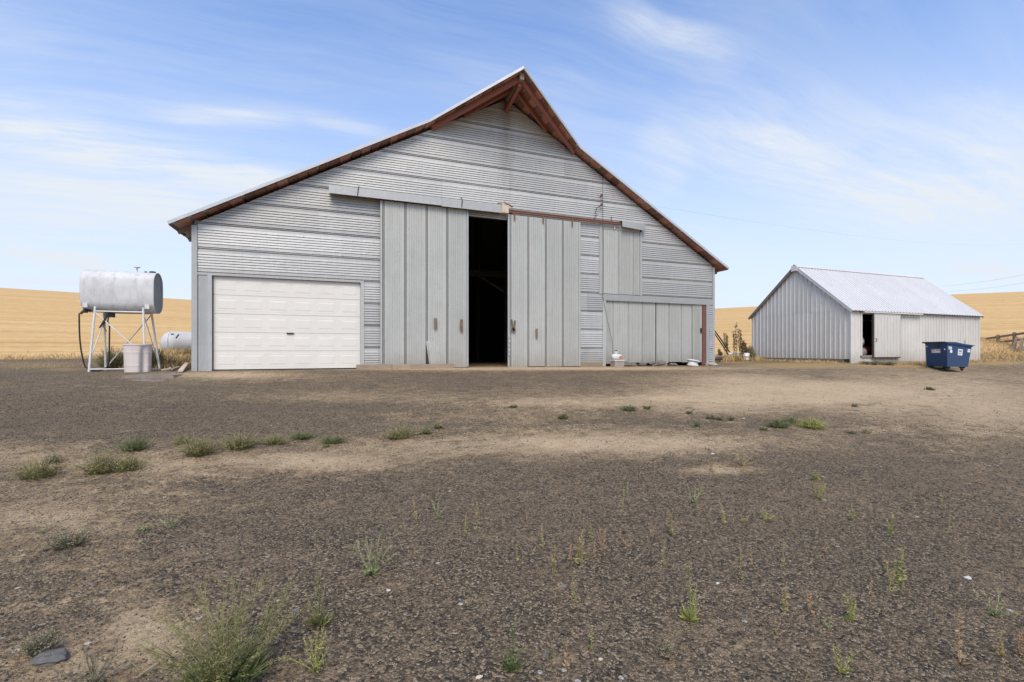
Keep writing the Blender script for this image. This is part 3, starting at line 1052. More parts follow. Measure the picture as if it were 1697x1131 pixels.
# low double doors on the right, set a little back
for x0, x1, ns in ((8.73, 10.875, (0.30, 0.645, 0.60, 0.60)), (10.905, 13.02, (0.56, 0.58, 0.975))):
    mb = MB().box(x0 + 0.01, YW + 0.055, ZG + 0.12, x1 - 0.01, YW + 0.10, 3.24)
    d = mb.build('yard_door', DARKWOOD, barn)
    xx = x0
    for k in ns:
        k = min(k, x1 - xx)
        if k > 0.8:
            vsheet(xx, xx + k * 0.52, ZG + 0.10, 3.22, YW + 0.04, d, 0.7)
            vsheet(xx + k * 0.52, xx + k, ZG + 0.10, 3.22, YW + 0.02, d, 1.4)
        else:
            vsheet(xx, xx + k, ZG + 0.10 + rnd.uniform(-0.03, 0.02), 3.22, YW + 0.04, d, 0.7)
        xx += k
MB().box(13.03, YW + 0.0, ZG - 0.05, 13.195, YW + 0.10, 3.19).build('red_post', mat_simple('post_paint', (0.20, 0.075, 0.055), 0.8, scale=9), barn)
MB().box(12.93, YW - 0.02, 2.12, 13.0, YW + 0.012, 2.30).build('door_latch', DARKIRON, barn)
# ladder of sheet ends on the right-hand jamb
mb = MB()
zz = ZG + 0.06
while zz < 3.15:
    mb.box(13.335, YW - 0.038, zz, 13.50, YW - 0.005, zz + 0.045)
    zz += 0.082
mb.build('sheet_ends', ROOF, barn)

# insulators, cables and bits of hardware on the front
for xx, zz in ((8.50, 6.82), (8.50, 6.50)):
    mb = MB().tube([(xx, YW - 0.005, zz), (xx, YW - 0.09, zz)], 0.014, 8)
    mb.lathe([(0.0, -0.05), (0.035, -0.045), (0.04, -0.01), (0.025, 0.0), (0.04, 0.02), (0.03, 0.045), (0.0, 0.05)], 10, (xx, YW - 0.11, zz))
    mb.build('insulator', RUST, barn)
MB().tube([(8.48, YW - 0.10, 6.48), (8.33, YW - 0.10, 6.38), (8.26, YW - 0.08, 6.20), (8.34, YW - 0.08, 6.12), (8.22, YW - 0.06, 6.02), (8.28, YW - 0.05, 5.90)], 0.012, 6).build('cable', BLACK, barn)
MB().tube([(8.60, YW - 0.03, 7.5), (8.60, YW - 0.03, 6.9), (8.61, YW - 0.04, 5.0), (8.60, YW - 0.04, 3.3), (8.80, YW - 0.05, 2.4), (8.98, YW - 0.05, 1.7), (9.0, YW - 0.05, 1.15)], 0.006, 5).build('cable', DARKIRON, barn)
# posts and loft beam inside
for xx, yy in ((3.3, 18.2), (6.6, 18.2), (3.3, 22.5), (6.6, 22.5), (5.2, 27.0)):
    MB().box(xx - 0.09, yy - 0.09, ZG - 0.1, xx + 0.09, yy + 0.09, 8.0).build('inside_post', DARKWOOD, barn)
MB().box(BX0 + 0.2, 18.1, 4.5, BX1 - 0.2, 18.3, 4.75).build('inside_beam', DARKWOOD, barn)
x_, y_, z_ = 4.85, 20.5, ZG
MB().box(4.72, 20.4, ZG, 4.90, 20.55, 2.3).build('inside_post', STAND, barn)

# ------------------------------------------------------------------ long shed
SX0, SX1, SY0, SY1, SZ0, SZE = 21.6, 31.6, 14.0, 19.26, 0.93, 3.36
SYC = (SY0 + SY1) / 2
SRZ = 5.68
SSL = (SRZ - SZE) / (SYC - SY0)
shed = thing('shed', (SX0, SY0, 0.85), 'long low shed with a bright white metal roof and its sliding door ajar', 'shed')
RP = [(0.0, 0.0), (0.012, 0.030), (0.034, 0.030), (0.046, 0.0), (0.10, 0.0), (0.125, 0.004), (0.15, 0.0), (0.225, 0.0)]   # one rib per 0.225 m


def ribs(a, b):
    out = []
    u = a
    while u < b - 1e-6:
        for p, d in RP[:-1]:
            if u + p < b:
                out.append((u + p, d))
        u += 0.225
    out.append((b, 0.0))
    return out


# gable end (faces left), two tiers of sheets
def gtop(yy):
    return SZE - 0.03 + SSL * (min(yy, 2 * SYC - yy) - SY0)


for tier in (0, 1):
    ya = SY0
    while ya < SY1 - 0.01:
        yb = min(ya + 0.9, SY1)
        mb = MB()
        pr = ribs(ya, yb)
        if ya < SYC < yb:
            pr = sorted(pr + [(SYC, 0.0)])
        pj = rnd.uniform(0.0, 0.004)
        for (u0, d0), (u1, d1) in zip(pr[:-1], pr[1:]):
            for q in (0,):
                if tier == 0:
                    zb0 = SZ0 + 0.125
                    t0, t1 = min(3.34, gtop(u0)), min(3.34, gtop(u1))
                    b0 = b1 = zb0
                    off = 0.0
                else:
                    b0 = b1 = 3.31
                    t0, t1 = gtop(u0), gtop(u1)
                    off = 0.006
                    if t0 <= b0 and t1 <= b1:
                        continue
                    t0, t1 = max(t0, b0), max(t1, b1)
                mb.quad((SX0 - d0 - off - pj, u0, b0), (SX0 - d0 - off - pj, u0, t0), (SX0 - d1 - off - pj, u1, t1), (SX0 - d1 - off - pj, u1, b1))
        if mb.f:
            mb.build('metal_sheet', SHED_WALL, shed)
        ya = yb
# long front with the doorway
DX0, DX1, DZ0, DZ1 = 22.32, 23.60, 1.22, 3.12
xa = SX0
while xa < SX1 - 0.01:
    xb = min(xa + 0.9, SX1)
    pr = ribs(xa, xb)
    for e in (DX0, DX1):
        if xa < e < xb:
            pr = sorted(pr + [(e, 0.0)])
    mb = MB()
    for (u0, d0), (u1, d1) in zip(pr[:-1], pr[1:]):
        um = (u0 + u1) / 2
        if DX0 < um < DX1:
            segs = [(SZ0, DZ0 - 0.07), (DZ1, SZE - 0.02)]
        else:
            segs = [(SZ0 - (0.08 if um < 22.3 else 0.0), SZE - 0.02)]
        for za, zb in segs:
            mb.quad((u0, SY0 - d0, za), (u1, SY0 - d1, za), (u1, SY0 - d1, zb), (u0, SY0 - d0, zb))
    mb.build('metal_sheet', SHED_WALL, shed)
    xa = xb
# inner lining, back and far end
mb = MB()
gp = [(SY0 + 0.03, 0.6), (SY1 - 0.03, 0.6), (SY1 - 0.03, SZE - 0.06), (SYC, SRZ - 0.1), (SY0 + 0.03, SZE - 0.06)]
mb.poly([(SX0 + 0.03, a, b) for a, b in gp])
mb.poly([(SX1 - 0.03, a, b) for a, b in gp])
mb.quad((SX0 + 0.03, SY1 - 0.03, 0.6), (SX1 - 0.03, SY1 - 0.03, 0.6), (SX1 - 0.03, SY1 - 0.03, SZE - 0.06), (SX0 + 0.03, SY1 - 0.03, SZE - 0.06))
for p, q, r1, r2 in ((SX0 + 0.03, DX0, 0.6, SZE - 0.06), (DX1, SX1 - 0.03, 0.6, SZE - 0.06), (DX0, DX1, 0.6, DZ0 - 0.01), (DX0, DX1, DZ1 + 0.01, SZE - 0.06)):
    mb.quad((p, SY0 + 0.03, r1), (q, SY0 + 0.03, r1), (q, SY0 + 0.03, r2), (p, SY0 + 0.03, r2))
mb.quad((SX0 + 0.03, SY0 + 0.03, 1.15), (SX1 - 0.03, SY0 + 0.03, 1.15), (SX1 - 0.03, SY1 - 0.03, 1.15), (SX0 + 0.03, SY1 - 0.03, 1.15))
mb.build('wall_backing', DARKWOOD, shed)
for nm, pts in (('back_wall', [(SX0, SY1, 0.8), (SX1, SY1, 0.8), (SX1, SY1, SZE - 0.05), (SX0, SY1, SZE - 0.05)]), ('end_wall', [(SX1, SY0, 0.8), (SX1, SY1, 0.8), (SX1, SY1, SZE - 0.05), (SX1, SYC, SRZ - 0.1), (SX1, SY0, SZE - 0.05)])):
    mb = MB()
    mb.poly(pts)
    mb.build(nm, SHED_WALL, shed)
# roof sheets
ROV = 0.17
for side in (-1, 1):
    xa = SX0 - 0.16
    xe = SX1 + 0.16
    while xa < xe - 0.01:
        xb = min(xa + 0.9, xe)
        mb = MB()
        y0 = SYC + side * 0.02
        y1 = (SY0 - ROV) if side < 0 else (SY1 + ROV)
        zr, ze = SRZ + 0.03, SZE + 0.03 - SSL * ROV
        for (u0, d0), (u1, d1) in zip(ribs(xa, xb)[:-1], ribs(xa, xb)[1:]):
            a, b, c, d = (u0, y1, ze + d0 * 1.3), (u1, y1, ze + d1 * 1.3), (u1, y0, zr + d1 * 1.3), (u0, y0, zr + d0 * 1.3)
            mb.quad(a, b, c, d) if side < 0 else mb.quad(d, c, b, a)
        mb.build('roof_sheet', SHED_ROOF, shed)
        xa = xb
    mb = MB()
    y1 = (SY0 - ROV + 0.03) if side < 0 else (SY1 + ROV - 0.03)
    for xx in (SX0 - 0.13, SX1 + 0.13):
        MB().beam((xx, y1, SZE - SSL * ROV - 0.015), (xx, SYC, SRZ - 0.045), 0.03, 0.10).build('barge_board', STAND if side < 0 else GREYWOOD, shed)
    mb = MB()
    mb.quad((SX0 - 0.1, y1, ze - 0.012), (SX1 + 0.1, y1, ze - 0.012), (SX1 + 0.1, SYC, zr - 0.05), (SX0 - 0.1, SYC, zr - 0.05))
    mb.build('roof_lining', DARKWOOD, shed)
mb = MB()
for s_ in (-1, 1):
    mb.quad((SX0 - 0.18, SYC, SRZ + 0.105), (SX1 + 0.18, SYC, SRZ + 0.105), (SX1 + 0.18, SYC + s_ * 0.17, SRZ + 0.105 - 0.16), (SX0 - 0.18, SYC + s_ * 0.17, SRZ + 0.105 - 0.16))
mb.build('ridge_cap', SHED_ROOF, shed)
MB().box(SX0 - 0.19, SYC - 0.15, SRZ - 0.24, SX0 - 0.15, SYC + 0.15, SRZ + 0.03).build('gable_plate', STAND, shed)
for (xx, yy) in ((SX0, SY0), (SX1, SY0), (SX0, SY1)):
    MB().box(xx - 0.035, yy - 0.035, SZ0 - 0.06, xx + 0.06, yy + 0.02, SZE - 0.03).build('corner_trim', SHED_WALL, shed)
FOOT = mat_simple('crumbling_footing', (0.235, 0.185, 0.135), 0.95, scale=5, col2=(0.15, 0.115, 0.085), bumps=0.6, bd=0.02)
mb = MB().box(SX0 - 0.03, SY0 + 0.30, 0.55, SX0 + 0.12, SY1 + 0.03, SZ0 + 0.115)
mb.build('footing', FOOT, shed)
mb = MB().box(SX0 + 0.75, SY0 - 0.01, 0.5, SX1 - 0.05, SY0 + 0.12, SZ0 - 0.004)
mb.build('footing', CONCRETE, shed)
# sliding door and its rail
mb = MB().box(22.94, SY0 - 0.13, 1.09, 24.90, SY0 - 0.06, 3.10)
sd = mb.build('sliding_door', DARKWOOD, shed)
xa = 22.99
while xa < 24.83:
    xb = min(xa + 0.9, 24.84)
    mb = MB()
    pr = ribs(xa, xb)
    for (u0, d0), (u1, d1) in zip(pr[:-1], pr[1:]):
        mb.quad((u0, SY0 - 0.136 - d0, 1.14), (u1, SY0 - 0.136 - d1, 1.14), (u1, SY0 - 0.136 - d1, 3.10), (u0, SY0 - 0.136 - d0, 3.10))
    mb.build('metal_sheet', SHED_WALL, sd)
    xa = xb
MB().box(22.98, SY0 - 0.15, 3.105, 24.85, SY0 - 0.05, 3.15).build('top_rail', STAND, sd)
MB().tube([(23.04, SY0 - 0.14, 1.82), (23.04, SY0 - 0.20, 1.86), (23.04, SY0 - 0.20, 1.98), (23.04, SY0 - 0.14, 2.02)], 0.014, 6).build('handle', DARKIRON, sd)
MB().box(22.25, SY0 - 0.19, 3.165, 26.5, SY0 - 0.03, 3.225).build('door_track', SHED_WALL, shed)
MB().box(24.95, SY0 - 0.05, 3.06, 26.3, SY0 - 0.022, 3.10).build('door_stop', STAND, shed)
MB().box(DX0 - 0.08, SY0 - 0.045, DZ0 - 0.07, DX0 + 0.0, SY0 + 0.02, 3.16).build('door_jamb', STAND, shed)
MB().box(DX0 - 0.08, SY0 - 0.07, DZ0 - 0.09, 23.0, SY0 + 0.06, DZ0).build('door_sill', TIMBER, shed)
for xx, zt in ((27.05, 2.0), (30.35, 2.0)):
    MB().box(xx - 0.03, SY0 - 0.07, 0.8, xx + 0.03, SY0 - 0.025, zt).build('stake', STAND, shed)

# machine inside the shed doorway
mach = thing('garden_machine', (22.6, 15.0, 1.15), 'dim red machine with a grey wheel inside the shed doorway', 'machine')
MB().box(22.25, 14.36, 1.42, 23.9, 15.5, 1.62).box(22.8, 14.8, 1.60, 23.8, 15.4, 1.78).build('body', REDPAINT, mach)
mb = MB()
mb.lathe([(0.10, -0.05), (0.19, -0.06), (0.22, 0.0), (0.19, 0.06), (0.10, 0.05)], 20, (22.60, 14.22, 1.86), 'Y')
wh = mb.build('wheel', GREYRUB, mach, True)
MB().lathe([(0.0, -0.06), (0.10, -0.05), (0.12, 0.0), (0.10, 0.05), (0.0, 0.05)], 14, (22.60, 14.20, 1.86), 'Y').build('rim', STAND, wh, True)
MB().lathe([(0.0, -0.07), (0.15, -0.07), (0.20, 0.0), (0.15, 0.07), (0.0, 0.07)], 18, (22.86, 14.25, 1.36), 'Y').build('wheel', GREYRUB, mach, True)

# ------------------------------------------------------------------ fuel tank on its stand
TX0, TX1, TYC, TZ0, TZ1, TD = -6.09, -4.55, 14.86, 2.43, 3.52, 0.68
tank = thing('fuel_tank', (-5.26, TYC, G(-5.26, TYC)), 'silver oval fuel tank raised on a white pipe stand with a black hose', 'tank')


def obround(n, wd, ht):
    r = wd / 2
    pts = []
    for j in range(n):
        t = 2 * math.pi * j / n
        c_, s_ = math.cos(t), math.sin(t)
        pts.append((r * c_, (ht / 2 - r) * (1 if s_ >= 0 else -1) * min(1, abs(s_) * 3.0) + r * s_))
    return pts


mb = MB()
N = 40
zc0 = (TZ0 + TZ1) / 2
stations = [(TX0 - 0.02, 0.0), (TX0 - 0.02, 0.80), (TX0, 0.93), (TX0 + 0.03, 0.985), (TX0 + 0.07, 1.0), (TX0 + 0.5, 1.0), (-5.26, 1.004), (TX1 - 0.5, 1.0), (TX1 - 0.02, 1.0), (TX1, 1.0), (TX1 - 0.001, 0.975), (TX1 - 0.03, 0.965), (TX1 - 0.01, 0.7), (TX1, 0.0)]
ob = obround(N, TD, TZ1 - TZ0)
for xx, s_ in stations:
    for a, b in ob:
        mb.v.append((xx, TYC + a * s_, zc0 + b * s_))
for k in range(len(stations) - 1):
    for j in range(N):
        mb.f.append((k * N + j, k * N + (j + 1) % N, (k + 1) * N + (j + 1) % N, (k + 1) * N + j))
        mb.m.append(1 if k >= 10 else 0)


def mat_tank():
    m, n, bs, P = new_mat('tank_shell_paint')
    a = n.noise(P, 2.2, 5, 0.6)
    c = n.mix(n.ramp(a, [(0.35, 0), (0.7, 1)]), (0.66, 0.65, 0.635), (0.53, 0.52, 0.505))
    sm = n.ramp(n.noise(n.mapping(P, (3, 3, 0.8)), 3.0, 5, 0.7), [(0.50, 0), (0.72, 0.7)])
    c = n.mix(sm, c, (0.38, 0.37, 0.355))
    sp = n.add('ShaderNodeSeparateXYZ')
    n.link(P, sp.inputs[0])
    k = n.math('ADD', n.math('MULTIPLY', n.noise(P, 9, 5, 0.7), 0.5), n.math('SUBTRACT', sp.outputs[2], 3.55))
    c = n.mix(n.ramp(k, [(0.20, 0), (0.30, 0.85)]), c, (0.30, 0.16, 0.11))
    n.link(c, bs.inputs['Base Color'])
    bs.inputs['Roughness'].default_value = 0.65
    bump(n, bs, n.noise(P, 2.0, 2), 0.5, 0.03)
    return m


mb.build('tank_shell', [mat_tank(), mat_simple('tank_end_paint', (0.47, 0.465, 0.455), 0.7, scale=3)], tank, True)
mb = MB().tube([(-5.02, TYC, TZ1 - 0.02), (-5.02, TYC, TZ1 + 0.12)], 0.022, 8)
mb.lathe([(0.0, 0.0), (0.07, 0.0), (0.075, 0.012), (0.04, 0.03), (0.0, 0.03)], 12, (-5.02, TYC, TZ1 + 0.12))
mb.build('vent_pipe', STAND, tank)
MB().lathe([(0.075, -0.02), (0.075, 0.03), (0.05, 0.04), (0.0, 0.04)], 12, (-4.68, TYC, TZ1)).build('fill_cap', DARKIRON, tank)
MB().lathe([(0.03, -0.02), (0.03, 0.03), (0.0, 0.035)], 10, (-4.83, TYC, TZ1)).build('plug', DARKIRON, tank)
for xx in (-5.98, -4.70):
    MB().box(xx - 0.05, TYC - 0.33, TZ0 + 0.10, xx + 0.05, TYC - 0.25, TZ0 + 0.21).build('bracket_foot', STAND, tank)
LEG = {}
for nm, xt, xb_, yt, yb_ in (('A', -5.80, -5.84, 14.60, 14.38), ('C', -4.80, -4.70, 14.60, 14.40), ('B', -5.82, -5.86, 15.12, 15.32), ('D', -4.80, -4.66, 15.12, 15.32)):
    p0 = Vector((xb_, yb_, G(xb_, yb_) - 0.02))
    p1 = Vector((xt, yt, TZ0 + 0.13))
    LEG[nm] = (p0, p1)
    MB().tube([p0, p1], 0.026, 8).build('leg', STAND, tank)


def along(nm, f):
    return LEG[nm][0].lerp(LEG[nm][1], f)


for (a, fa, b, fb), rr in (((('A', 0.93, 'C', 0.93)), 0.02), ((('B', 0.93, 'D', 0.93)), 0.018), ((('A', 0.05, 'C', 0.05)), 0.018), ((('C', 0.05, 'D', 0.03)), 0.016), ((('A', 0.05, 'B', 0.05)), 0.014)):
    MB().tube([along(a, fa), along(b, fb)], rr, 6).build('cross_bar', STAND, tank)
for a, fa, b, fb in (('A', 0.92, 'C', 0.25), ('D', 0.92, 'B', 0.05), ('B', 0.80, 'A', 0.2), ('C', 0.9, 'D', 0.1)):
    MB().tube([along(a, fa), along(b, fb)], 0.014, 6).build('brace', STAND, tank)
MB().tube([(-5.92, TYC - 0.16, TZ0 + 0.05), (-6.05, TYC - 0.2, TZ0 + 0.03), (-6.10, TYC - 0.24, TZ0 - 0.06)], 0.03, 8).lathe([(0.0, -0.05), (0.045, -0.05), (0.045, 0.05), (0.0, 0.05)], 10, (-6.02, TYC - 0.2, TZ0 + 0.02)).build('valve', DARKIRON, tank)
gz0 = G(-6.0, 14.6)
hp = []
for q in range(25):
    f = q / 24
    # long hanging loop
    xx = -6.10 + 0.62 * (f ** 1.0) * (1 - 0.05 * math.sin(f * 3.14))
    if f < 0.42:
        g_ = f / 0.42
        hp.append((-6.12 + 0.09 * g_ ** 3, 14.60, TZ0 - 0.05 - (TZ0 - gz0 - 0.28) * g_))
    elif f < 0.62:
        g_ = (f - 0.42) / 0.20
        hp.append((-6.03 + 0.26 * (1 - math.cos(g_ * math.pi)) , 14.58, gz0 + 0.23 - 0.22 * math.sin(g_ * math.pi)))
    else:
        g_ = (f - 0.62) / 0.38
        hp.append((-5.51 + 0.01 * g_, 14.58, gz0 + 0.23 + 0.95 * g_))
hp += [(-5.54, 14.58, gz0 + 1.26), (-5.52, 14.58, gz0 + 1.40)]
MB().tube(hp, 0.017, 7).build('hose', BLACK, tank, True)
mb = MB().tube([(-5.52, 14.56, gz0 + 1.50), (-5.60, 14.56, gz0 + 1.28), (-5.70, 14.56, gz0 + 1.10)], [0.022, 0.03, 0.016], 8)
mb.tube([(-5.58, 14.56, gz0 + 1.26), (-5.62, 14.56, gz0 + 1.14), (-5.55, 14.56, gz0 + 1.02)], 0.010, 6)
mb.build('nozzle', DARKIRON, tank)
MB().box(-5.66, 14.78, TZ0 - 0.12, -5.5, 14.9, TZ0 + 0.02).build('filter', DARKIRON, tank)

# dented drum in front of the stand
dx_, dy_ = -4.72, 14.02
dz_ = G(dx_, dy_) - 0.015
camang = math.atan2(-dy_, -dx_)


def dent(t, h):
    d_ = (t - (camang + 0.42) + math.pi) % (2 * math.pi) - math.pi
    k = min(1.0, max(0.0, (0.70 - h) / 0.55))
    return 1 - (0.42 * k ** 0.7) * math.exp(-(d_ / 0.20) ** 2) + 0.03 * k * math.exp(-((abs(d_) - 0.42) / 0.2) ** 2)


drum = thing('plastic_drum', (dx_, dy_, dz_), 'dirty white plastic drum with a deep upright crease beside the fuel tank stand', 'drum')
dp = [(0.0, 0.0), (0.245, 0.0), (0.262, 0.015)]
for q in range(1, 36):
    h_ = 0.02 * q
    dp.append((0.262 + 0.022 * h_ / 0.7 + (0.007 if q in (9, 25) else 0.0), h_))
mb = MB().lathe(dp, 90, (dx_, dy_, dz_), 'Z', dent)
mb.build('drum_body', DRUMWHITE, drum, True)
MB().lathe([(0.285, 0.67), (0.295, 0.675), (0.295, 0.705), (0.275, 0.712), (0.265, 0.70), (0.0, 0.70)], 40, (dx_, dy_, dz_)).build('drum_lid', DRUMWHITE, drum)

# propane tank behind the barn corner
px0, py0 = -6.55, 22.8
pz0 = 1.74
prop = thing('propane_tank', (-5.3, py0, G(-5.3, py0)), 'white round-ended propane tank lying behind the barn corner in dry grass', 'tank')
prof = [(0.0, -0.36)] + [(0.5 * math.sin(a), -0.36 * math.cos(a)) for a in (0.3, 0.6, 0.9, 1.2, 1.5708)] + [(0.5, 2.3)] + [(0.5 * math.cos(a), 2.3 + 0.36 * math.sin(a)) for a in (0.4, 0.8, 1.2)] + [(0.0, 2.66)]
mb = MB().lathe(prof, 28, (0, 0, 0), 'X')
mrot = Matrix.Translation((px0, py0, pz0)) @ Matrix.Rotation(R(30), 4, 'Z')
mb.v = [tuple(mrot @ Vector(p)) for p in mb.v]
mb.build('tank_shell', PROPANE, prop, True)
MB().lathe([(0.503, -0.012), (0.508, 0.0), (0.503, 0.012)], 28, (px0, py0, pz0), 'X').build('weld_seam', STAND, prop, True)
for q in (0.4, 2.0):
    MB().box(px0 + q - 0.05, py0 - 0.35, G(px0, py0) - 0.1, px0 + q + 0.05, py0 + 0.45, pz0 - 0.36).build('saddle', CONCRETE, prop)
mb = MB()
for a, b in (((0.02, -0.40, 0.33), (0.16, -0.34, 0.40)),):
    mb.tube([mrot @ Vector((0.05, -0.46, 0.22)), mrot @ Vector((0.17, -0.36, 0.37))], 0.02, 6)
mb.box(-0.08, -0.34, 0.34, 0.02, -0.28, 0.40, M=mrot)
mb.build('marking_plate', BLACK, prop)

# ------------------------------------------------------------------ rubbish bin on castors
DA = R(-118.7)
L2, D2 = 0.60, 0.39           # half length (plate side) and half depth at the foot
_c = Matrix.Rotation(DA, 2) @ Vector((L2, -D2))
_k = ray(1570, 600)
dcx, dcy = _k[0] * 19.7 - _c.x, _k[1] * 19.7 - _c.y
dump = thing('dumpster', (dcx, dcy, G(dcx, dcy)), 'dark blue steel dumpster on castors with white stickers and a black lid', 'dumpster')
# local frame: u along the long front, v along the short end
gzd = G(dcx, dcy) + 0.01
DM = Matrix.Translation((dcx, dcy, gzd)) @ Matrix.Rotation(DA, 4, 'Z')
fz, tz_f, tz_b = 0.17, 1.08, 1.22
# long side carries the plate sticker; the ends slope outward to the front
b4 = [(-L2, -D2), (L2, -D2), (L2, D2), (-L2, D2)]
t4 = [(-L2 - 0.02, -D2 - 0.03), (L2 + 0.02, -D2 - 0.03), (L2 + 0.02, D2 + 0.13), (-L2 - 0.02, D2 + 0.13)]
zt4 = [1.20, 1.20, 1.05, 1.05]
mb = MB()
Bp = [DM @ Vector((a, b, fz)) for a, b in b4]
Tp = [DM @ Vector((a, b, z_)) for (a, b), z_ in zip(t4, zt4)]
for i in range(4):
    j = (i + 1) % 4
    mb.quad(Bp[i], Bp[j], Tp[j], Tp[i], 1 if i == 1 else 0)
mb.poly([Bp[3], Bp[2], Bp[1], Bp[0]])
mb.build('bin_body', [NAVY, NAVYGREY], dump)
mb = MB()
for i in range(4):
    j = (i + 1) % 4
    mb.beam(Tp[i], Tp[j], 0.07, 0.07)
mb.build('rim', NAVY, dump)
mb = MB()
for k in range(2):
    xa, xb = (-L2 - 0.03, -0.01) if k == 0 else (0.01, L2 + 0.03)
    ys = [-D2 - 0.08, -0.1, 0.25, D2 + 0.24]
    zsb = [1.245, 1.215 + 0.02 * k, 1.15, 1.09]
    for q in range(3):
        a = [DM @ Vector((xa, ys[q], zsb[q])), DM @ Vector((xb, ys[q], zsb[q])), DM @ Vector((xb, ys[q + 1], zsb[q + 1])), DM @ Vector((xa, ys[q + 1], zsb[q + 1]))]
        lo = [p - Vector((0, 0, 0.03)) for p in a]
        mb.poly(a)
        mb.poly(lo[::-1])
        for i in range(4):
            mb.quad(lo[i], lo[(i + 1) % 4], a[(i + 1) % 4], a[i])
    mb.build('lid', LID, dump)
    mb = MB()
MB().tube([DM @ Vector((-L2 - 0.05, -D2 - 0.12, 1.23)), DM @ Vector((L2 + 0.05, -D2 - 0.12, 1.23))], 0.03, 8).build('hinge_rod', DARKIRON, dump)
MB().box(-L2 * 0.3, -D2 - 0.09, 1.04, L2 * 0.3, -D2 - 0.035, 1.10, M=DM).build('lift_sleeve', NAVY, dump)
for a, b in ((-L2 + 0.14, -D2 + 0.1), (L2 - 0.14, -D2 + 0.1), (L2 - 0.14, D2 - 0.12), (-L2 + 0.14, D2 - 0.12)):
    mb = MB().box(a - 0.07, b - 0.07, 0.115, a + 0.07, b + 0.07, 0.17, M=DM)
    cs_ = mb.build('castor', DARKIRON, dump)
    mb = MB().lathe([(0.0, -0.03), (0.085, -0.03), (0.10, -0.015), (0.10, 0.015), (0.085, 0.03), (0.0, 0.03)], 16, (0, 0, 0), 'X')
    mb.v = [tuple(DM @ (Vector((a, b, 0.098)) + Matrix.Rotation(R(35), 3, 'Z') @ Vector(p))) for p in mb.v]
    mb.build('castor_wheel', BLACK, cs_)


def sticker(face, u0, v0, u1, v1, marks=(), ink=INK):
    """flat print on a bin side; face gives its four corners bottom-left, bottom-right, top-right, top-left"""
    bl, br, tr, tl = face
    nrm = (br - bl).cross(tl - bl).normalized()

    def pt(u, v, k):
        return (bl.lerp(br, u)).lerp(tl.lerp(tr, u), v) + nrm * k
    s_ = MB()
    s_.quad(pt(u0, v0, 0.006), pt(u1, v0, 0.006), pt(u1, v1, 0.006), pt(u0, v1, 0.006))
    so = s_.build('sticker', STICKER, dump)
    for a, b, c, d, m_ in marks:
        q = MB()
        U = lambda f: u0 + (u1 - u0) * f
        V = lambda f: v0 + (v1 - v0) * f
        q.quad(pt(U(a), V(b), 0.009), pt(U(c), V(b), 0.009), pt(U(c), V(d), 0.009), pt(U(a), V(d), 0.009))
        q.build('print', m_, so)


F_long = (Bp[0], Bp[1], Tp[1], Tp[0])
F_end = (Bp[1], Bp[2], Tp[2], Tp[1])
sticker(F_long, 0.30, 0.58, 0.70, 0.74, ((0.06, 0.70, 0.44, 0.90, INKRED), (0.54, 0.62, 0.96, 0.88, GREYWOOD), (0.06, 0.40, 0.40, 0.50, INK)))
sticker(F_long, 0.05, 0.83, 0.10, 0.88)
sticker(F_long, 0.87, 0.70, 0.93, 0.76)
sticker(F_end, 0.06, 0.74, 0.20, 0.86, ((0.1, 0.4, 0.8, 0.6, INK),))
sticker(F_end, 0.12, 0.60, 0.22, 0.72)
sticker(F_end, 0.46, 0.52, 0.66, 0.80, ((0.12, 0.70, 0.88, 0.80, INK), (0.20, 0.52, 0.80, 0.64, INK), (0.12, 0.30, 0.88, 0.36, GREYWOOD), (0.12, 0.16, 0.7, 0.22, GREYWOOD)))
sticker(F_end, 0.86, 0.70, 0.97, 0.85, ((0.2, 0.6, 0.7, 0.75, INKRED),))


# ------------------------------------------------------------------ rocks, timbers and clutter
def rock(loc, sx, sy, sz, mat, label, group=None, rz=0.0, seed=0, cat='rock', name='rock'):
    mb = MB()
    n1, n2 = 9, 16
    rr = random.Random(seed)
    ofs = Vector((rr.uniform(0, 50), rr.uniform(0, 50), rr.uniform(0, 50)))
    prof = [(math.sin(math.pi * k / n1), -math.cos(math.pi * k / n1)) for k in range(n1 + 1)]
    mb.lathe(prof, n2)
    M = Matrix.Rotation(rz, 3, 'Z')
    vs = []
    for p in mb.v:
        p = Vector(p)
        p *= 1 + 0.38 * mnoise.noise(p * 1.4 + ofs) + 0.18 * mnoise.noise(p * 3.7 + ofs) + 0.06 * mnoise.noise(p * 9 + ofs)
        p = M @ Vector((p.x * sx, p.y * sy, p.z * sz))
        vs.append((p.x + loc[0], p.y + loc[1], p.z + loc[2]))
    mb.v = vs
    return tag(mb.build(name, mat, None, False, loc), label, cat, group)


def gp_(px, py, lift=0.0):
    a, b, c, t = ground_at(px, py)
    return (a, b, c + lift), t


# timbers lying against the garage door jamb
for (xa, xb, yy, z1, lab, m_) in ((0.44, 1.40, 13.53, 0.135, 'brown timber lying from the garage door corner to a pale short timber', TIMBER), (1.41, 1.93, 13.54, 0.130, 'short pale timber between two longer brown timbers at the left sliding door', CREAM), (1.94, 3.22, 13.55, 0.125, 'longest timber in front of the left sliding door, ending near its wooden handles', TIMBER)):
    zz = G((xa + xb) / 2, yy) - 0.015
    mb = MB().box(xa, yy - 0.07, zz, xb, yy + 0.07, zz + z1 + 0.02)
    mb.v = [(a + rnd.uniform(-.006, .006), b + rnd.uniform(-.006, .006), c + rnd.uniform(-.005, .005)) for a, b, c in mb.v]
    o_ = mb.build('timber', m_ if m_ is TIMBER else mat_simple('pale_timber', (0.42, 0.32, 0.215), 0.9, scale=6, streak=(1, 6, 6), bumps=0.5), None, False, ((xa + xb) / 2, yy, zz))
    tag(o_, lab, 'timber', 'timbers along the foot of the barn')

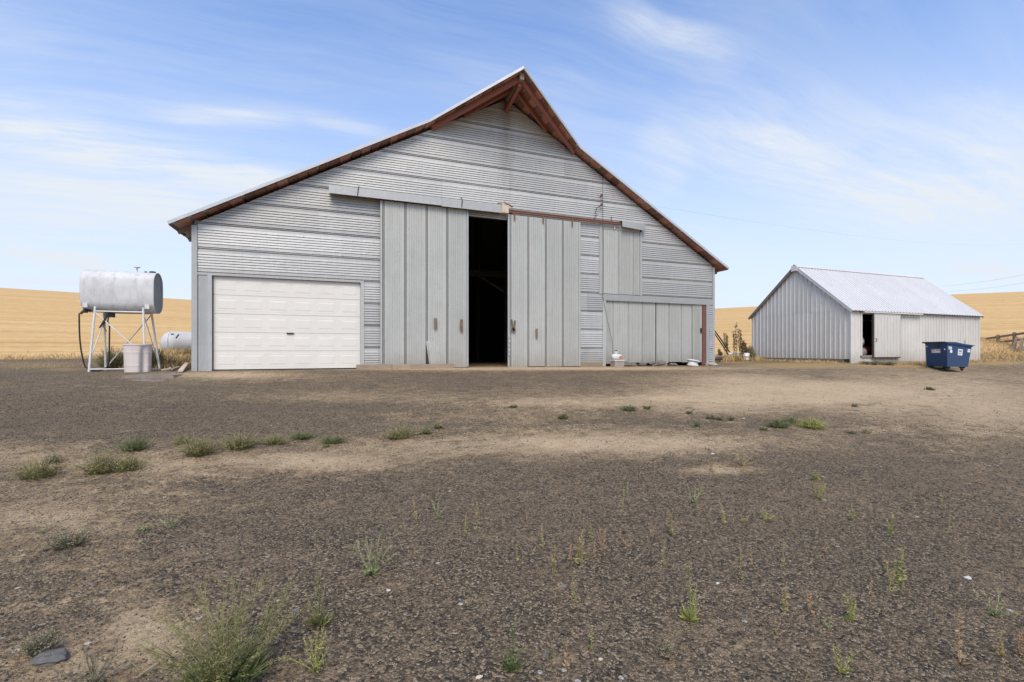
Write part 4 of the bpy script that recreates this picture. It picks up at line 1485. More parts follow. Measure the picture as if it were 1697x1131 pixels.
RL = [(1029, 606, 0.17, 'broad brown rock next to the white jug at the barn foot'), (1041, 607, 0.12, 'small brown rock second from the white jug, touching the broad one'),
      (1056, 606, 0.17, 'rounded brown rock standing apart between the two rock pairs'), (1073, 605.5, 0.18, 'peaked brown rock left of the dark door split'), (1087, 605, 0.22, 'widest brown rock under the split between the low doors'),
      (1104, 606, 0.16, 'flat pale brown rock right of the dark door split')]
for i, (px, py, s_, lab) in enumerate(RL):
    xx = np.interp(px, [1000, 1171], [8.64, 13.23])
    yy = YW - 0.20 - 0.04 * (i % 2)
    rock((xx, yy, G(xx, yy) + 0.04 + 0.02 * (s_ > 0.16)), s_ * 1.15, s_ * 0.8, s_ * (0.45 if i == 5 else 0.62), STONE, lab, 'rocks along the foot of the low doors', 0.3 * i, i + 3)
for i, (px, py, s_, lab) in enumerate([(1176, 607, 0.22, 'grey flat rock at the foot of the red door post'), (1189, 608, 0.22, 'pale pointed rock at the right corner of the barn')]):
    xx = np.interp(px, [1000, 1171], [8.64, 13.23])
    rock((xx, YW - 0.22, G(xx, YW - 0.22) + 0.03), s_ * 1.3, s_ * 0.8, s_ * 0.45, CONCRETE, lab, None, 0.2, i + 23)

# white jug on a low carton, left end of the low doors
jx, jy = 8.98, 13.55
jz = G(jx, jy)
cart = thing('storage_box', (jx, jy, jz), 'grey lidded box on the ground under the white jug', 'box')
MB().box(jx - 0.19, jy - 0.13, jz - 0.02, jx + 0.19, jy + 0.13, jz + 0.20).build('box_body', CONCRETE, cart)
MB().box(jx - 0.21, jy - 0.15, jz + 0.203, jx + 0.21, jy + 0.15, jz + 0.235).build('box_lid', STAND, cart)
jug = thing('jug', (jx, jy, jz + 0.235), 'white jug with an orange label lying on the grey box', 'jug')
mb = MB().lathe([(0.0, -0.20), (0.10, -0.19), (0.115, -0.16), (0.115, 0.10), (0.09, 0.17), (0.035, 0.20), (0.035, 0.24), (0.0, 0.24)], 16, (0, 0, 0), 'X')
mb.v = [(a + jx - 0.02, b * 0.8 + jy, c * 0.85 + jz + 0.335) for a, b, c in mb.v]
mb.build('jug_body', WHITE, jug, True)
MB().box(jx + 0.02, jy - 0.10, jz + 0.27, jx + 0.15, jy - 0.085, jz + 0.37).build('label', ORANGE, jug)
MB().lathe([(0.0, 0.0), (0.05, 0.0), (0.05, 0.09), (0.03, 0.11), (0.0, 0.11)], 12, (jx - 0.05, jy, jz + 0.42)).build('neck', WHITE, jug)
MB().lathe([(0.0, 0.0), (0.035, 0.0), (0.035, 0.035), (0.0, 0.035)], 10, (jx - 0.05, jy, jz + 0.53)).build('cap', DARKIRON, jug)

# upturned white basin
bx_, by_ = 12.2, 13.50
bz_ = G(bx_, by_)
basin = thing('basin', (bx_, by_, bz_), 'upturned white basin leaning at the right low door', 'basin')
tm_ = Matrix.Translation((bx_, by_, bz_ - 0.01)) @ Matrix.Rotation(R(6), 4, 'Y')
mb = MB().lathe([(0.0, 0.0), (0.23, 0.0), (0.24, 0.02), (0.19, 0.10), (0.20, 0.17), (0.0, 0.18)], 24)
mb.v = [tuple(tm_ @ Vector((a, b * 0.75, c))) for a, b, c in mb.v]
mb.build('bowl', WHITE, basin, True)
mb = MB().lathe([(0.0, 0.17), (0.25, 0.17), (0.265, 0.19), (0.25, 0.225), (0.0, 0.235)], 24)
mb.v = [tuple(tm_ @ Matrix.Rotation(R(5), 4, 'Y') @ Vector((a, b * 0.75, c))) for a, b, c in mb.v]
mb.build('rim', WHITE, basin, True)

SLABTAN = mat_simple('dusty_concrete', (0.27, 0.225, 0.175), 0.95, scale=5, col2=(0.19, 0.155, 0.12), bumps=0.5, bd=0.01)
# concrete slab and broken pieces left of the barn
def slab(px0_, py0_, sx, sy, sz, rz, mat, label, name, cat, group=None, tilt=0.0, lift=0.0, seed=1, loc=None):
    (lx, ly, lz), t = gp_(px0_, py0_) if loc is None else (loc, 0)
    rr = random.Random(seed)
    M = Matrix.Translation((lx, ly, lz + lift)) @ Matrix.Rotation(rz, 4, 'Z') @ Matrix.Rotation(tilt, 4, 'Y')
    n_ = 9
    ring = []
    for k in range(n_):
        a = 2 * math.pi * k / n_
        e = 1 / max(abs(math.cos(a)), abs(math.sin(a)))
        q = min(e, 1.22) * rr.uniform(0.86, 1.05)
        ring.append((math.cos(a) * q * sx / 2, math.sin(a) * q * sy / 2))
    mb = MB()
    lo = [M @ Vector((a * 1.04, b * 1.04, -sz * 0.5)) for a, b in ring]
    hi = [M @ Vector((a, b, sz * 0.5 + rr.uniform(-.01, .01))) for a, b in ring]
    mb.poly(hi)
    mb.poly(lo[::-1])
    for i in range(n_):
        mb.quad(lo[i], lo[(i + 1) % n_], hi[(i + 1) % n_], hi[i])
    return tag(mb.build(name, mat, None, False, (lx, ly, lz)), label, cat, group)


slab(253, 624, 1.15, 0.62, 0.07, R(-12), SLABTAN, 'pale flat concrete slab on the gravel left of the garage door', 'concrete_slab', 'slab', seed=4, lift=0.0)
slab(249, 631, 0.75, 0.24, 0.05, R(-20), SLABTAN, 'narrow broken strip of concrete along the near edge of the flat slab', 'concrete_slab', 'slab', seed=9, lift=-0.01)
DARKSLAB = mat_simple('old_asphalt', (0.075, 0.065, 0.058), 0.95, scale=9, col2=(0.12, 0.10, 0.085), vary=0.25, bumps=0.6, bd=0.01)
for i, (px, py, sx, sy, sz, rz, tl, m_, lab) in enumerate([
        (283, 602, 0.7, 0.5, 0.12, 0.3, 0.20, DARKSLAB, 'dark broken slab at the left end of the rubble beside the barn'),
        (297, 600, 0.8, 0.5, 0.13, -0.4, -0.15, DARKSLAB, 'dark slab on top of the rubble in the middle of the heap'),
        (310, 601, 0.7, 0.5, 0.14, 0.8, 0.25, DARKSLAB, 'dark rubble slab leaning at the barn corner'),
        (293, 607, 0.8, 0.4, 0.10, 0.1, 0.10, STONE, 'low brown slab in front of the rubble heap'),
        (309, 606, 0.6, 0.4, 0.12, -0.6, -0.2, STONE, 'brown slab in the rubble nearest the barn corner post'),
        (272, 607, 0.5, 0.3, 0.08, 0.5, 0.05, DARKSLAB, 'small dark slab lying apart to the left of the rubble')]):
    slab(px, py, sx, sy, sz, rz, m_, lab, 'rubble_slab', 'rubble', 'rubble beside the barn corner', tl, 0.10 if i in (1, 2) else 0.05, i + 31)
for i, (pa, pb, wd, lab) in enumerate([((282, 615.5), (298, 612.5), 0.10, 'short pale board lying before the rubble heap'), ((299, 618), (310, 611), 0.10, 'splintered pale board tilted up to the barn corner'), ((268, 616), (282, 615.5), 0.05, 'thin white lath left of the pale board')]):
    (a, _), (b, _) = gp_(*pa, 0.04), gp_(*pb, 0.07 if i != 1 else 0.16)
    mb = MB().beam(a, b, wd, 0.035)
    tag(mb.build('board', CREAM if i else TIMBER, None, False, a), lab, 'board', 'loose boards by the barn corner')
(a, _) = gp_(282, 615)
tag(MB().tube([(a[0], a[1], a[2]), (a[0], a[1], a[2] + 0.10)], 0.016, 6).build('pipe_stub', STAND, None, False, a), 'short white pipe stub standing in front of the rubble', 'pipe')


def at_t(px, py, t):
    dx, dy, b = ray(px, py)
    return Vector((dx * t, dy * t, CZ + b * t))


# clutter between the barn and the shed
for i, (pa, pb, t, r_, m_, nm, lab) in enumerate([
        ((1184, 548), (1209, 584), 22.5, 0.035, DARKIRON, 'pole', 'upper dark pole leaning out behind the right barn corner'),
        ((1184, 553), (1207, 588), 22.0, 0.03, DARKIRON, 'pole', 'lower dark pole leaning out behind the right barn corner'),
        ((1206, 587.5), (1227, 585), 23.5, 0.06, STAND, 'log', 'pale bleached log lying in the dry grass between barn and shed'),
        ((1183, 592), (1199, 591.5), 22.5, 0.05, GREYWOOD, 'plank', 'grey plank lying low beside the barn corner'),
        ((1184, 596), (1196, 595), 22.0, 0.07, DARKWOOD, 'plank', 'dark charred plank lying beside the barn corner')]):
    a, b = at_t(*pa, t), at_t(*pb, t + 0.3)
    mb = MB().tube([a, a.lerp(b, 0.5) + Vector((0, 0, 0.02)), b], [r_ * 0.8, r_, r_ * 0.9], 7)
    tag(mb.build(nm, m_, None, False, tuple(b)), lab, nm)
bk = at_t(1236, 598.3, 24.2)
bz = G(bk.x, bk.y)
buck = thing('bucket', (bk.x, bk.y, bz), 'battered white bucket standing at the back corner of the shed', 'bucket')
mb = MB().lathe([(0.0, 0.0), (0.14, 0.0), (0.15, 0.08), (0.165, 0.09), (0.165, 0.11), (0.155, 0.12), (0.17, 0.26), (0.185, 0.27), (0.185, 0.29), (0.172, 0.30), (0.185, 0.44), (0.17, 0.45), (0.16, 0.40), (0.0, 0.38)], 20, (bk.x, bk.y, bz))
mb.build('bucket_body', WHITE, buck, True)
MB().tube([(bk.x + 0.18 * math.cos(a), bk.y - 0.02, bz + 0.42 + 0.2 * math.sin(a)) for a in np.linspace(0, math.pi, 9)], 0.008, 5).build('bail', DARKIRON, buck)
q = at_t(1238, 583, 25.0)
tyre = thing('wheel_rim', (q.x, q.y, q.z - 0.3), 'small rusty wheel lying in the weeds above the white bucket', 'wheel')
MB().lathe([(0.10, -0.04), (0.17, -0.05), (0.20, 0.0), (0.17, 0.05), (0.10, 0.04), (0.10, -0.04)], 18, tuple(q), 'Y').build('tyre', GREYRUB, tyre, True)
MB().lathe([(0.0, -0.03), (0.09, -0.03), (0.11, 0.0), (0.09, 0.03), (0.0, 0.03)], 14, tuple(q), 'Y').build('hub', STAND, tyre, True)
rbx, rby = 32.3, 14.9
rb = tag(MB().lathe([(0.0, 0.0), (0.27, 0.0), (0.28, 0.02), (0.275, 0.30), (0.29, 0.32), (0.275, 0.34), (0.275, 0.60), (0.29, 0.62), (0.275, 0.64), (0.28, 0.88), (0.0, 0.87)], 20, (rbx, rby, G(rbx, rby))).build('steel_barrel', RUST, None, True, (rbx, rby, G(rbx, rby))), 'rusty brown barrel standing against the far end of the shed', 'barrel')

# ------------------------------------------------------------------ fence on the right
fence = thing('wooden_fence', tuple(at_t(1654, 587, 32)), 'old brown post and rail fence with leaning props, right of the shed', 'fence')
PST = [(1622.5, 561, 36.0), (1627, 559.5, 34.5), (1654, 555, 32.0), (1681, 551, 30.0), (1706, 547, 28.4), (1735, 543, 26.8)]
tops = []
for px, py, t in PST:
    tp = at_t(px, py, t)
    tops.append(tp)
    if px > 1623:
        gzb = G(tp.x, tp.y)
        MB().tube([(tp.x, tp.y, gzb - 0.1), (tp.x + 0.01, tp.y, (gzb + tp.z) / 2), (tp.x, tp.y, tp.z)], [0.11, 0.10, 0.09], 8).build('fence_post', FENCEWOOD, fence)
for a, b in zip(tops[:-1], tops[1:]):
    MB().beam(a - Vector((0, 0.09, 0.14)), b - Vector((0, 0.09, 0.14)), 0.05, 0.14).build('rail', FENCEWOOD, fence)
    MB().beam(a - Vector((0, 0.09, 0.52)), b - Vector((0, 0.09, 0.52)), 0.05, 0.13).build('rail', FENCEWOOD, fence)
for pa, pb, t in (((1685, 560), (1678, 584), 29.3), ((1694, 562), (1691, 580), 28.6)):
    a, b = at_t(*pa, t), at_t(*pb, t - 0.7)
    b.z = G(b.x, b.y) - 0.05
    MB().beam(a, b, 0.13, 0.13).build('prop', FENCEWOOD, fence)

# overhead wires far behind, with the poles that carry them beyond the frame
WIRE = mat_simple('wire', (0.40, 0.42, 0.45), 0.6, scale=1)
for pa, pb, t0, t1, sag, lab in (((1560, 475), (1740, 446), 75, 62, 0.3, 'upper thin power line above the right hill'), ((1575, 483), (1740, 461), 75, 62, 0.3, 'lower thin power line above the right hill'), ((1085, 342), (1760, 392), 14.6, 60, 1.2, 'long thin wire running from the barn roof over the shed')):
    a, b = at_t(*pa, t0), at_t(*pb, t1)
    pts = []
    for k in range(17):
        f = k / 16
        p = a.lerp(b, f)
        p.z -= sag * 4 * f * (1 - f)
        pts.append(p)
    tag(MB().tube(pts, 0.0022 if t0 < 20 else 0.012, 4).build('power_line', WIRE, None, False, tuple(a)), lab, 'power line')


# ------------------------------------------------------------------ weeds
class Plant:
    def __init__(s, seed):
        s.v, s.f, s.t = [], [], []
        s.r = random.Random(seed)

    def stem(s, pts, r0, r1, t0, t1):
        i = len(s.v)
        n = len(pts)
        for k, p in enumerate(pts):
            f = k / (n - 1)
            rr = r0 + (r1 - r0) * f
            a = s.r.uniform(0, 0.3)
            for j in range(3):
                q = a + j * 2.0944
                s.v.append((p[0] + rr * math.cos(q), p[1] + rr * math.sin(q), p[2]))
                s.t.append(t0 + (t1 - t0) * f)
        for k in range(n - 1):
            for j in range(3):
                b = i + k * 3
                s.f.append((b + j, b + (j + 1) % 3, b + 3 + (j + 1) % 3, b + 3 + j))

    def leaf(s, p, d, ln, wd, t):
        d = Vector(d)
        if d.length < 1e-6:
            d = Vector((0, 0, 1))
        d.normalize()
        sd = d.cross(Vector((s.r.uniform(-1, 1), s.r.uniform(-1, 1), s.r.uniform(-1, 1))))
        if sd.length < 1e-4:
            sd = Vector((1, 0, 0))
        sd.normalize()
        p = Vector(p)
        i = len(s.v)
        m = p + d * ln * 0.5
        for q in (p, m + sd * wd, p + d * ln, m - sd * wd):
            s.v.append(tuple(q))
            s.t.append(t)
        s.f.append((i, i + 1, i + 2, i + 3))

    def curve(s, base, az, reach, h, bend, n=5, wob=0.06):
        pts = []
        wx, wy = s.r.uniform(-wob, wob), s.r.uniform(-wob, wob)
        for k in range(n + 1):
            f = k / n
            rr = reach * (f ** bend)
            zz = h * (1 - (1 - f) ** 1.25)
            pts.append((base[0] + math.cos(az) * rr + wx * h * math.sin(f * 5), base[1] + math.sin(az) * rr + wy * h * math.sin(f * 4), base[2] + zz))
        return pts

    def branch(s, pts, r0, ln, nl, t0, t1, wd=0.3, up=0.9):
        s.stem(pts, r0, r0 * 0.35, t0, t1)
        n = len(pts) - 1
        for _ in range(nl):
            f = s.r.uniform(0.08, 1.0)
            k = min(int(f * n), n - 1)
            g = f * n - k
            p = [pts[k][c] + (pts[k + 1][c] - pts[k][c]) * g for c in range(3)]
            d = (s.r.uniform(-1, 1), s.r.uniform(-1, 1), s.r.uniform(-0.2, up))
            l_ = ln * s.r.uniform(0.5, 1.2) * (1.15 - 0.6 * f)
            s.leaf(p, d, l_, l_ * wd * 0.5, t0 + (t1 - t0) * f)


def make_weed(kind, w_, h_, px, seed, dens=1.0):
    """plant mesh round the origin; px = metres per render pixel there, so twigs never vanish"""
    P = Plant(seed)
    r = P.r
    th = max(0.0018, 0.30 * px)
    if kind == 'bush':                       # low dome of many fine stems
        n = int(120 * dens)
        for _ in range(n):
            az = r.uniform(0, 6.283)
            q = math.sqrt(r.random())
            b0 = (math.cos(az) * q * w_ * 0.22, math.sin(az) * q * w_ * 0.16, 0)
            reach = w_ * 0.42 * q * r.uniform(0.6, 1.3)
            hh = h_ * r.uniform(0.45, 1.0) * (1 - 0.45 * q * q)
            pts = P.curve(b0, az + r.uniform(-.5, .5), reach, hh, 1.2, 4)
            P.branch(pts, th, max(0.02, 2.0 * px, h_ * 0.10), 12, 0.05, 0.85, 0.34)
    elif kind == 'mat':                      # flat creeping patch
        n = int(60 * dens)
        for _ in range(n):
            az = r.uniform(0, 6.283)
            reach = w_ * 0.5 * r.uniform(0.3, 1)
            pts = P.curve((r.gauss(0, w_ * 0.12), r.gauss(0, w_ * 0.10), 0), az, reach, h_ * r.uniform(0.2, 1.0), 0.9, 4)
            P.branch(pts, th, max(0.018, 1.8 * px), 9, 0.0, 0.5, 0.4)
    elif kind == 'spread':                   # a few forked wands fanning out from one root
        n = int(9 * dens)
        for k in range(n):
            az = 6.283 * k / n + r.uniform(-.4, .4)
            rr = r.random()
            reach = w_ * 0.5 * (0.25 + 0.85 * rr)
            hh = h_ * (1.0 - 0.55 * rr) * r.uniform(0.7, 1.05)
            pts = P.curve((0, 0, 0), az, reach, hh, 0.85, 6, 0.03)
            P.branch(pts, th * 1.3, max(0.016, h_ * 0.07), 20, 0.1, 0.9, 0.28, 1.2)
            for _ in range(4):
                j = r.randint(2, 5)
                a2 = az + r.uniform(-1.1, 1.1)
                p2 = P.curve(pts[j], a2, reach * 0.28, hh * r.uniform(0.15, 0.38), 0.9, 3, 0.02)
                P.branch(p2, th, max(0.013, h_ * 0.05), 9, 0.4, 1.0, 0.28, 1.2)
        for _ in range(int(40 * dens)):
            az = r.uniform(0, 6.283)
            P.leaf((0, 0, 0.004), (math.cos(az), math.sin(az), r.uniform(0.1, 1.2)), h_ * r.uniform(0.12, 0.28), h_ * 0.022, r.uniform(0, 0.25))
    elif kind == 'upright':                  # leafy foot, stiff central wand with side wands
        n = int(7 * dens)
        for k in range(n):
            az = r.uniform(0, 6.283)
            main = k < 2
            hh = h_ * (r.uniform(0.9, 1.0) if main else r.uniform(0.3, 0.75))
            reach = w_ * 0.5 * (0.15 if main else r.uniform(0.4, 1.0))
            pts = P.curve((0, 0, 0), az, reach, hh, 0.9, 6, 0.02)
            P.branch(pts, th * 1.3, max(0.016, h_ * 0.055), 26, 0.05, 1.0, 0.3, 1.2)
            for _ in range(3):
                j = r.randint(1, 4)
                p2 = P.curve(pts[j], az + r.uniform(-1.2, 1.2), w_ * 0.16, hh * 0.25, 0.9, 3, 0.02)
                P.branch(p2, th, max(0.014, h_ * 0.045), 9, 0.4, 1.0, 0.3, 1.2)
        for _ in range(int(70 * dens)):
            az = r.uniform(0, 6.283)
            q = r.random()
            P.leaf((math.cos(az) * q * w_ * 0.15, math.sin(az) * q * w_ * 0.15, 0.003), (math.cos(az), math.sin(az), r.uniform(0.3, 2.0)), h_ * r.uniform(0.10, 0.24), h_ * 0.020, r.uniform(0, 0.3))
    elif kind == 'spike':                    # one to three thin seed spikes
        for k in range(max(1, int(round(2 * dens)))):
            az = r.uniform(0, 6.283)
            hh = h_ * (1.0 if k == 0 else r.uniform(0.45, 0.8))
            pts = P.curve((r.gauss(0, w_ * 0.12), r.gauss(0, w_ * 0.12), 0), az, w_ * r.uniform(0.1, 0.4), hh, 1.1, 6, 0.03)
            P.branch(pts, th * 1.2, max(0.013, h_ * 0.13, 1.8 * px), 60, 0.05, 0.9, 0.42, 1.5)
        for _ in range(10):
            az = r.uniform(0, 6.283)
            P.leaf((0, 0, 0.003), (math.cos(az), math.sin(az), r.uniform(0.2, 1.0)), h_ * 0.18, h_ * 0.028, 0.1)
    elif kind == 'big':                      # the tall wild one by the camera
        for k in range(int(64 * dens)):
            az = r.uniform(0, 6.283)
            q = math.sqrt(r.random())
            reach = w_ * 0.52 * q
            hh = h_ * (1 - 0.40 * q) * r.uniform(0.6, 1.05)
            pts = P.curve((math.cos(az) * q * w_ * 0.08, math.sin(az) * q * w_ * 0.08, 0), az, reach, hh, 0.95, 7, 0.06)
            P.branch(pts, th * 1.0, h_ * 0.045, 46, 0.05, 1.0, 0.2, 1.2)
            for _ in range(6):
                j = r.randint(2, 6)
                p2 = P.curve(pts[j], az + r.uniform(-1.1, 1.1), w_ * 0.12, hh * r.uniform(0.12, 0.25), 0.9, 3, 0.02)
                P.branch(p2, th * 0.8, h_ * 0.032, 8, 0.5, 1.0, 0.25, 1.2)
        for _ in range(int(700 * dens)):
            az = r.uniform(0, 6.283)
            q = r.random()
            P.leaf((math.cos(az) * q * w_ * 0.24, math.sin(az) * q * w_ * 0.24, h_ * 0.12 * r.random()), (math.cos(az), math.sin(az), r.uniform(0.2, 2.2)), h_ * r.uniform(0.08, 0.2), h_ * 0.011, r.uniform(0, 0.3))
    elif kind == 'dock':                     # tall dead stem hung with brown seed
        for k in range(max(1, int(2 * dens))):
            az = r.uniform(0, 6.283)
            pts = P.curve((r.gauss(0, 0.06), r.gauss(0, 0.06), 0), az, w_ * r.uniform(0.1, 0.5), h_ * r.uniform(0.7, 1.0), 1.2, 6, 0.015)
            P.stem(pts, 0.014, 0.007, 0.2, 0.8)
            for _ in range(130):
                f = r.uniform(0.3, 1.0)
                j = min(int(f * 6), 5)
                g_ = f * 6 - j
                p = [pts[j][c] + (pts[j + 1][c] - pts[j][c]) * g_ + r.gauss(0, 0.028) for c in range(3)]
                P.leaf(p, (r.uniform(-1, 1), r.uniform(-1, 1), r.uniform(-0.3, 1)), 0.068, 0.018, r.uniform(0.3, 1))
    return P


PM = dict(g=P_GREEN, d=P_DARK, p=P_PALE, s=P_STRAW, y=P_YELLOW, e=P_GREY, t=P_TAN, k=P_DOCK, h=P_HAY, b=P_BIG)
NW = [0]


def weed(px, py, wpx, hpx, kind, mk, label, group=None, dens=1.0, loc=None, name='weed'):
    NW[0] += 1
    if loc is None:
        (x_, y_, z_), t = gp_(px, min(py, 1180))
    else:
        x_, y_, z_, t = loc
    mpp = t / FPX
    if kind == 'bush':
        wpx, hpx = wpx * 1.18, hpx * 1.15
    P = make_weed(kind, wpx * mpp, hpx * mpp * 1.05, mpp * 1.657, 100 + NW[0], dens)
    me = bpy.data.meshes.new(name)
    me.from_pydata(P.v, [], P.f)
    a = me.attributes.new('tip', 'FLOAT', 'POINT')
    a.data.foreach_set('value', P.t)
    me.materials.append(PM[mk])
    me.update()
    o_ = bpy.data.objects.new(name, me)
    COL.objects.link(o_)
    o_.location = (x_, y_, z_ - 0.004)
    return tag(o_, label, 'weed', group)


